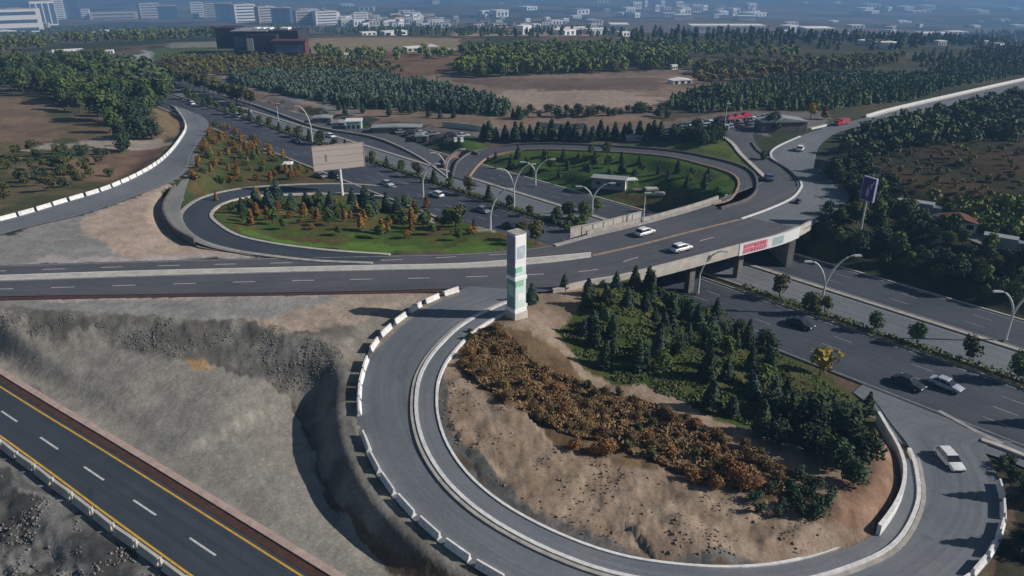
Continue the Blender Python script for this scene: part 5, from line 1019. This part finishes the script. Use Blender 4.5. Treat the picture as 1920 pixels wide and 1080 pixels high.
# red roofed house and small buildings on the right hillside
M['roof_tile'] = mat('roof_tile', (.15, .06, .04), .85, .25, .8, obj=True); M['plaster'] = mat('plaster', (.50, .47, .42), .85, .12, .6, obj=True); M['plaster_white'] = mat('plaster_white', (.84, .84, .83), .8, .1, .6, obj=True)
def house(px, py, wpx, hpx, wall, roofm, label, cat='house', rz=0.0, pitched=True, dep=None, nwin=3, group=None, name='house', parts=True):
    q = G(px, py); dist = 0; pm_ = FPX / (q[1] * math.cos(PITCH) + (CH - q[2]) * math.sin(PITCH)); Wm, Hm = wpx / pm_, hpx / pm_; D = dep or Wm * .6
    e = empty(name, (q[0], q[1], q[2] - .3), rz + .4 * (q[1] > 350)); tag(e, label, cat, group); Hw = Hm * (.72 if pitched else 1)
    MB().box((0, 0, Hw / 2), (Wm, D, Hw)).build('wall', M[wall], e)
    if pitched: MB().prism([(-Wm * .54, Hw), (Wm * .54, Hw), (0, Hm)], -D * .55, D * .55).build('roof', M[roofm], e)
    else: MB().box((0, 0, Hw + .2), (Wm * 1.03, D * 1.03, .5)).build('roof', M[roofm], e)
    fl = max(1, int(Hw / 3.4))
    if parts and nwin:
        for f_ in range(fl):
            for i in range(nwin):
                x = -Wm / 2 + Wm * (i + .5) / nwin; MB().box((x, -D / 2 - .03, Hw * (f_ + .55) / fl), (Wm / nwin * .55, .1, Hw / fl * .5)).build('window', M['glass_dark'], e)
    return e
house(1793, 425, 62, 26, 'plaster', 'roof_tile', 'house with rusty red roof among the trees on the right hillside', rz=-.5)
house(1758, 410, 20, 12, 'plaster', 'plaster_white', 'pale small house left of the rusty roofed house', rz=-.5)
for px, py, L_, lb in [(1720, 402, 10, 'grey lorry parked on the hillside track left of the houses'), (1880, 470, 8, 'pale van parked on the hillside track at the right edge')]:
    q = G(px, py); e = empty('truck', q, -.6); tag(e, lb, 'truck'); MB().box((-.8, 0, 1.7), (L_ * .7, 2.3, 2.2)).build('cargo_box', M['roof_grey'], e); MB().box((L_ * .35, 0, 1.3), (1.8, 2.1, 1.9), 0, .9).build('cab', M['car_grey'], e)
    for x in (-L_ * .25, L_ * .3):
        for y in (-1, 1): MB().tube([(x, y - .15, .42), (x, y + .15, .42)], .42, 10).build('wheel', M['tyre'], e)
tr = GP([(1690, 378), (1740, 398), (1800, 430), (1870, 462), (1960, 495)]); tP = catmull(tr, 3); tP[:, 2] = gz(tP[:, 0], tP[:, 1]) + .06; struct(stripe('track', tP, 4.2, M['asphalt_pale'], .0), 'pale track crossing the right hillside')
# ------------------------------------------------------------------ the city and the far buildings
M['glass_blue'] = mat('glass_blue', (.09, .15, .24), .25, .2, .1, spec=.6, obj=True)
def block(px, py, wpx, hpx, wall, label, floors=8, bays=6, rz=0.0, dep=.7, group=None, lean=None, glass=False, cat='building'):
    q = G(px, py); pm_ = FPX / (q[1] * math.cos(PITCH) + (CH - q[2]) * math.sin(PITCH)); Wm, Hm = wpx / pm_, hpx / pm_; D = Wm * dep; e = empty('building', (q[0], q[1], q[2] - .5), rz + .42); tag(e, label, cat, group)
    MB().box((0, 0, Hm / 2), (Wm, D, Hm)).build('wall', M[wall], e); MB().box((0, 0, Hm + .4), (Wm * .92, D * .92, .9)).build('parapet', M['plaster'], e)
    MB().box((Wm * .1, 0, Hm + 1.8), (Wm * .25, D * .3, 2.2)).build('plant_room', M['roof_grey'], e)
    if glass:
        for i in range(bays): MB().box((-Wm / 2 + Wm * (i + .5) / bays, -D / 2 - .15, Hm * .5), (Wm / bays * .8, .3, Hm * .86)).build('glazing', M['glass_blue'], e)
    else:
        for f_ in range(floors): MB().box((0, -D / 2 - .1, Hm * (f_ + .55) / floors), (Wm * .86, .2, Hm / floors * .42)).build('window', M['glass_blue'], e)
    return e
block(26, 62, 100, 42, 'plaster_white', 'long white building with dark square openings at the upper left corner', 3, 6, .1, .4)
block(85, 47, 40, 42, 'plaster_white', 'white ribbed tower leaning into view at upper left', 12, 4, .25, .8, glass=True)
block(112, 36, 22, 60, 'plaster_white', 'slim white tower behind the ribbed tower', 16, 2, .1, .8)
block(138, 34, 26, 60, 'glass_blue', 'tall blue glass tower cut off by the top edge', 16, 3, .0, .8)
block(163, 36, 14, 18, 'plaster_white', 'short white block right of the glass tower', 5, 2)
block(215, 36, 80, 12, 'plaster', 'low grey hall right of the towers', 2, 8, 0, .3)
block(282, 36, 34, 28, 'plaster', 'wide grey office block with a pinkish front', 6, 4, .15)
block(318, 36, 34, 24, 'glass_blue', 'blue glass office block beside the grey one', 5, 4, -.1, glass=True)
block(372, 34, 22, 28, 'plaster_white', 'narrow white office block left of the blue slab', 7, 2)
block(396, 34, 20, 26, 'plaster', 'pale grey office block with bright edge', 7, 2)
block(424, 40, 30, 32, 'glass_blue', 'dark blue glass slab in the office row', 7, 3, -.2, glass=True)
block(460, 42, 38, 32, 'plaster_white', 'bright white office block in the middle of the row', 6, 4, .1)
block(500, 42, 34, 28, 'plaster', 'grey office block with slanted side', 6, 4, .2)
block(530, 44, 34, 28, 'glass_blue', 'wedge shaped blue glass block', 6, 3, -.3, glass=True)
block(572, 46, 34, 24, 'plaster', 'grey block with rows of windows right of the glass wedge', 5, 4)
block(610, 46, 42, 24, 'plaster_white', 'stepped white block at the right end of the office row', 5, 4, .1)
block(676, 44, 26, 20, 'plaster_white', 'white twin fronted apartment block beyond the row', 5, 2)
# white villas and halls
for px, py, w_, h_, r_, lb in [(8, 68, 46, 12, 'plaster_white', 'bright white flat roofed hall at the left edge'), (170, 73, 20, 10, 'plaster_white', 'small white box house left of the villas'), (195, 70, 34, 14, 'plaster_white', 'large white villa among trees'), (212, 76, 16, 8, 'plaster_white', 'white annex right of the large villa'), (302, 66, 26, 12, 'mint_wall', 'pale green roofed house among trees'), (128, 99, 50, 5, 'plaster_white', 'long thin white roof beside the upper highway'), (206, 100, 14, 6, 'plaster_white', 'small white cabin beside the upper highway'), (60, 52, 60, 8, 'plaster', 'grey low row below the white building'),
                            (648, 108, 12, 8, 'plaster_white', 'left one of two white sheds below the brown field'), (664, 106, 16, 9, 'plaster_white', 'right one of two white sheds below the brown field'), (690, 66, 28, 6, 'plaster_white', 'left white greenhouse in front of the town'), (738, 66, 46, 8, 'plaster_white', 'right white greenhouse in front of the town'), (1263, 130, 12, 8, 'plaster_white', 'small white cabin above the bare field'), (1275, 156, 38, 11, 'plaster_white', 'white and blue shed on the bare field'), (1168, 68, 22, 8, 'plaster_white', 'white hall right of the middle distance'), (775, 96, 34, 8, 'plaster', 'low grey shed of the quarry yard'), (808, 98, 26, 16, 'roof_grey', 'grey silo building of the quarry yard')]:
    house(px, py, w_, h_, r_, 'plaster_white', lb, 'building', name='building', rz=random.uniform(-.2, .2), pitched=h_ > 9, nwin=3, dep=None if w_ < 40 else 12)
# dark modern complex with a red wing
M['dark_panel'] = mat('dark_panel', (.045, .042, .055), .5, .2, .2, obj=True); M['red_wing'] = mat('red_wing', (.13, .05, .045), .7, .15, .3, obj=True)
q = G(490, 104); pm_ = FPX / (q[1] * math.cos(PITCH) + (CH - q[2]) * math.sin(PITCH)); e = empty('office_complex', q, 0); tag(e, 'dark modern building complex with white skylights and a red right wing', 'building')
def bx(nm, x0, x1, z0, z1, y0, y1, m_): return MB().box((((x0 + x1) / 2 - 490) / pm_, (y0 + y1) / 2, (z0 + z1) / 2 / pm_), ((x1 - x0) / pm_, y1 - y0, (z1 - z0) / pm_)).build(nm, M[m_], e)
bx('left_wing', 394, 432, 8, 46, 14, 34, 'dark_panel'); bx('middle_block', 432, 500, 6, 40, 8, 30, 'dark_panel'); bx('central_block', 462, 520, -4, 36, 2, 7.8, 'dark_panel'); bx('right_block', 500, 556, -6, 42, 8.3, 30, 'dark_panel')
bx('roof_slab', 430, 500, 40.2, 42, 7, 31, 'roof_grey'); bx('white_bay', 464, 476, 8, 30, 1.6, 1.95, 'plaster'); bx('glazing', 434, 458, 12, 32, 7.7, 7.95, 'glass_blue')
rwg = bx('red_wing', 520, 580, 0, 27, -8, 1.8, 'red_wing'); bx('red_roof', 517, 583, 27.2, 29, -9, 2.5, 'red_wing'); bx('glazing', 526, 574, 8, 22, -8.3, -8.05, 'glass_blue')
for x in (474, 486, 498, 524, 532): bx('skylight', x - 4, x + 4, 43, 46, 12, 20, 'plaster_white')
# town far below: each visible building its own object, small in the picture
tg = np.random.default_rng(77); hm = []
for wall, roof_ in (('plaster_white', 'plaster_white'), ('plaster', 'roof_tile'), ('plaster_white', 'roof_grey'), ('plaster', 'plaster')):
    me = bpy.data.meshes.new('house'); mb = MB(); mb.box((0, 0, .5), (1, 1, 1)); k = len(mb.F); mb.box((0, 0, 1.04), (1.05, 1.05, .1)); k2 = len(mb.F)
    for i in (-.3, 0, .3): mb.box((i, -.505, .5), (.16, .02, .55))
    me.from_pydata(mb.V, [], mb.F); [me.materials.append(M[m_]) for m_ in (wall, roof_, 'glass_blue')]; me.polygons.foreach_set('material_index', [0] * k + [1] * (k2 - k) + [2] * (len(mb.F) - k2)); me.update(); hm.append(me)
def town(x0, x1, y0, y1, n, wr, hr, label, group, weights=(.4, .3, .2, .1)):
    for i in range(n):
        q = G(tg.uniform(x0, x1), tg.uniform(y0, y1)); o = link(bpy.data.objects.new('house', hm[tg.choice(4, p=weights)])); o.location = (q[0], q[1], q[2] - .5); o.rotation_euler = (0, 0, tg.uniform(.1, .9))
        a = tg.uniform(*wr); o.scale = (a, a * tg.uniform(.5, 1), tg.uniform(*hr)); tag(o, label, 'house', group)
town(640, 860, 36, 52, 62, (10, 24), (6, 14), 'house in the dense distant town', 'houses of the distant town')
town(860, 1120, 34, 66, 34, (10, 30), (5, 9), 'low house along the distant road at upper centre', 'houses along the distant road')
town(1180, 1420, 10, 34, 30, (14, 45), (8, 26), 'hazy block in the far town right of centre', 'hazy far town blocks', (.7, .0, .2, .1))
town(1450, 1920, 38, 70, 22, (12, 30), (4, 7), 'white rural building in the right distance', 'rural buildings of the right distance', (.7, .05, .2, .05))
town(1600, 1920, 70, 92, 9, (6, 12), (3, 4.5), 'small pale farm building at the right, before the far fields', 'small farm buildings at the right', (.7, .05, .2, .05))
town(1400, 1920, 4, 30, 12, (30, 90), (6, 16), 'faint hazy hall near the upper right edge', 'faint halls at the upper right', (.8, .0, .2, .0))
town(560, 1180, 2, 34, 22, (20, 60), (6, 18), 'hazy building in the farthest valley at the top centre', 'hazy buildings of the farthest valley', (.6, .15, .15, .1))
for px0, px1, py, hh, lb in [(1290, 1430, 62, 6, 'very long white greenhouse in the right distance'), (1500, 1556, 71, 5, 'white greenhouse in front of the far fields'), (1720, 1778, 76, 4, 'pale greenhouse near the right side'), (1140, 1178, 61, 3, 'thin white roof line at the centre distance'), (1262, 1296, 36, 6, 'bright hall below the hazy far town'), (1380, 1412, 38, 9, 'brightest hall under the hazy far town'), (1806, 1836, 21, 7, 'pale hall at the upper right')]:
    c = G((px0 + px1) / 2, py); pm_ = FPX / (c[1] * math.cos(PITCH) + (CH - c[2]) * math.sin(PITCH)); L_ = (px1 - px0) / pm_; mb = MB(); mb.box((0, 0, 4), (L_, 26, 8)); mb.prism([(-L_ / 2, 8.1), (L_ / 2, 8.1), (L_ / 2 - 1, 10.5), (-L_ / 2 + 1, 10.5)], -13.5, 13.5); a = b = c
    o = mb.build('greenhouse', M['plaster_white']); o.location = c; tag(o, lb, 'greenhouse')
# ------------------------------------------------------------------ labels that single out the members of short rows and groups
ORD = 'first second third fourth fifth sixth seventh eighth ninth tenth eleventh twelfth thirteenth fourteenth fifteenth sixteenth seventeenth eighteenth nineteenth twentieth'.split()
bpy.context.view_layer.update()
def pix(o):
    p = o.matrix_world.translation; cy = p.y * math.cos(PITCH) + (CH - p.z) * math.sin(PITCH); return (960 + FPX * p.x / cy, 540 + FPX * ((CH - p.z) * math.cos(PITCH) - p.y * math.sin(PITCH)) / cy)
grp = {}
for o in sc.objects:
    if o.parent is None and 'group' in o: grp.setdefault((o['group'], o['label']), []).append(o)
for (g_, l_), L_ in grp.items():
    if len(L_) < 2: continue
    pp = {o: pix(o) for o in L_}; vis = [o for o in L_ if -15 < pp[o][0] < 1935 and 0 < pp[o][1] < 1105 or g_.startswith('slim trees')]
    for o in L_:
        if o not in vis:                       # outside the photograph
            for ch in list(o.children_recursive): bpy.data.objects.remove(ch)
            bpy.data.objects.remove(o)
    n = len(vis)
    if n < 2 or n > 200: continue
    ax = 0 if (max(pp[o][0] for o in vis) - min(pp[o][0] for o in vis)) * .8 > (max(pp[o][1] for o in vis) - min(pp[o][1] for o in vis)) else 1
    vis.sort(key=lambda o: pp[o][ax]); names = ('left', 'right') if ax == 0 else ('top', 'bottom')
    if n > 40:                                 # large masses: one shared label for each part of the mass
        xs = sorted(pp[o][0] for o in vis); ys = sorted(pp[o][1] for o in vis)
        for o in vis:
            c = min(4, int(5 * xs.index(pp[o][0]) / n)); r_ = min(1, int(2 * ys.index(pp[o][1]) / n)); wh = '%s %s' % (('back', 'front')[r_], ('far left', 'left', 'middle', 'right', 'far right')[c])
            o['label'] = '%s, %s part' % (l_, wh); o['group'] = '%s, %s' % (g_, wh)
        continue
    for i, o in enumerate(vis):
        k, s_ = (i, names[0]) if i < (n + 1) // 2 else (n - 1 - i, names[1]); o['label'] = '%s, %s from %s' % (l_, ORD[k], s_ if ax else 'the ' + s_)
for o in sc.objects:
    if o.parent is None and 'category' in o and not (4 <= len(o['label'].split()) <= 16): print('LABEL', len(o['label'].split()), o['label'])
# ------------------------------------------------------------------ haze
hz = MB(); zl = float(Z.min()) - 1.0; HX, HY0, HY1, HT = 13200, -400, 14800, 150
hz.box((0, (HY0 + HY1) / 2, (zl + HT) / 2), (2 * HX, HY1 - HY0, HT - zl)); hm_ = bpy.data.materials.new('haze'); hm_.use_nodes = True; t = hm_.node_tree
t.nodes.remove(t.nodes['Principled BSDF']); pvn = t.nodes.new('ShaderNodeVolumePrincipled'); pvn.inputs['Color'].default_value = (.28, .56, 1.0, 1); pvn.inputs['Density'].default_value = HAZE; pvn.inputs['Anisotropy'].default_value = .1
t.links.new(pvn.outputs[0], t.nodes['Material Output'].inputs['Volume']); ho = hz.build('haze', hm_); ho['kind'] = 'stuff'; ho['label'] = 'blue distance haze over the valley'; ho['category'] = 'haze'
print('COUNTS', len(sc.objects), CNT, 'zmin', zl, 'zmax', float(Z.max()))
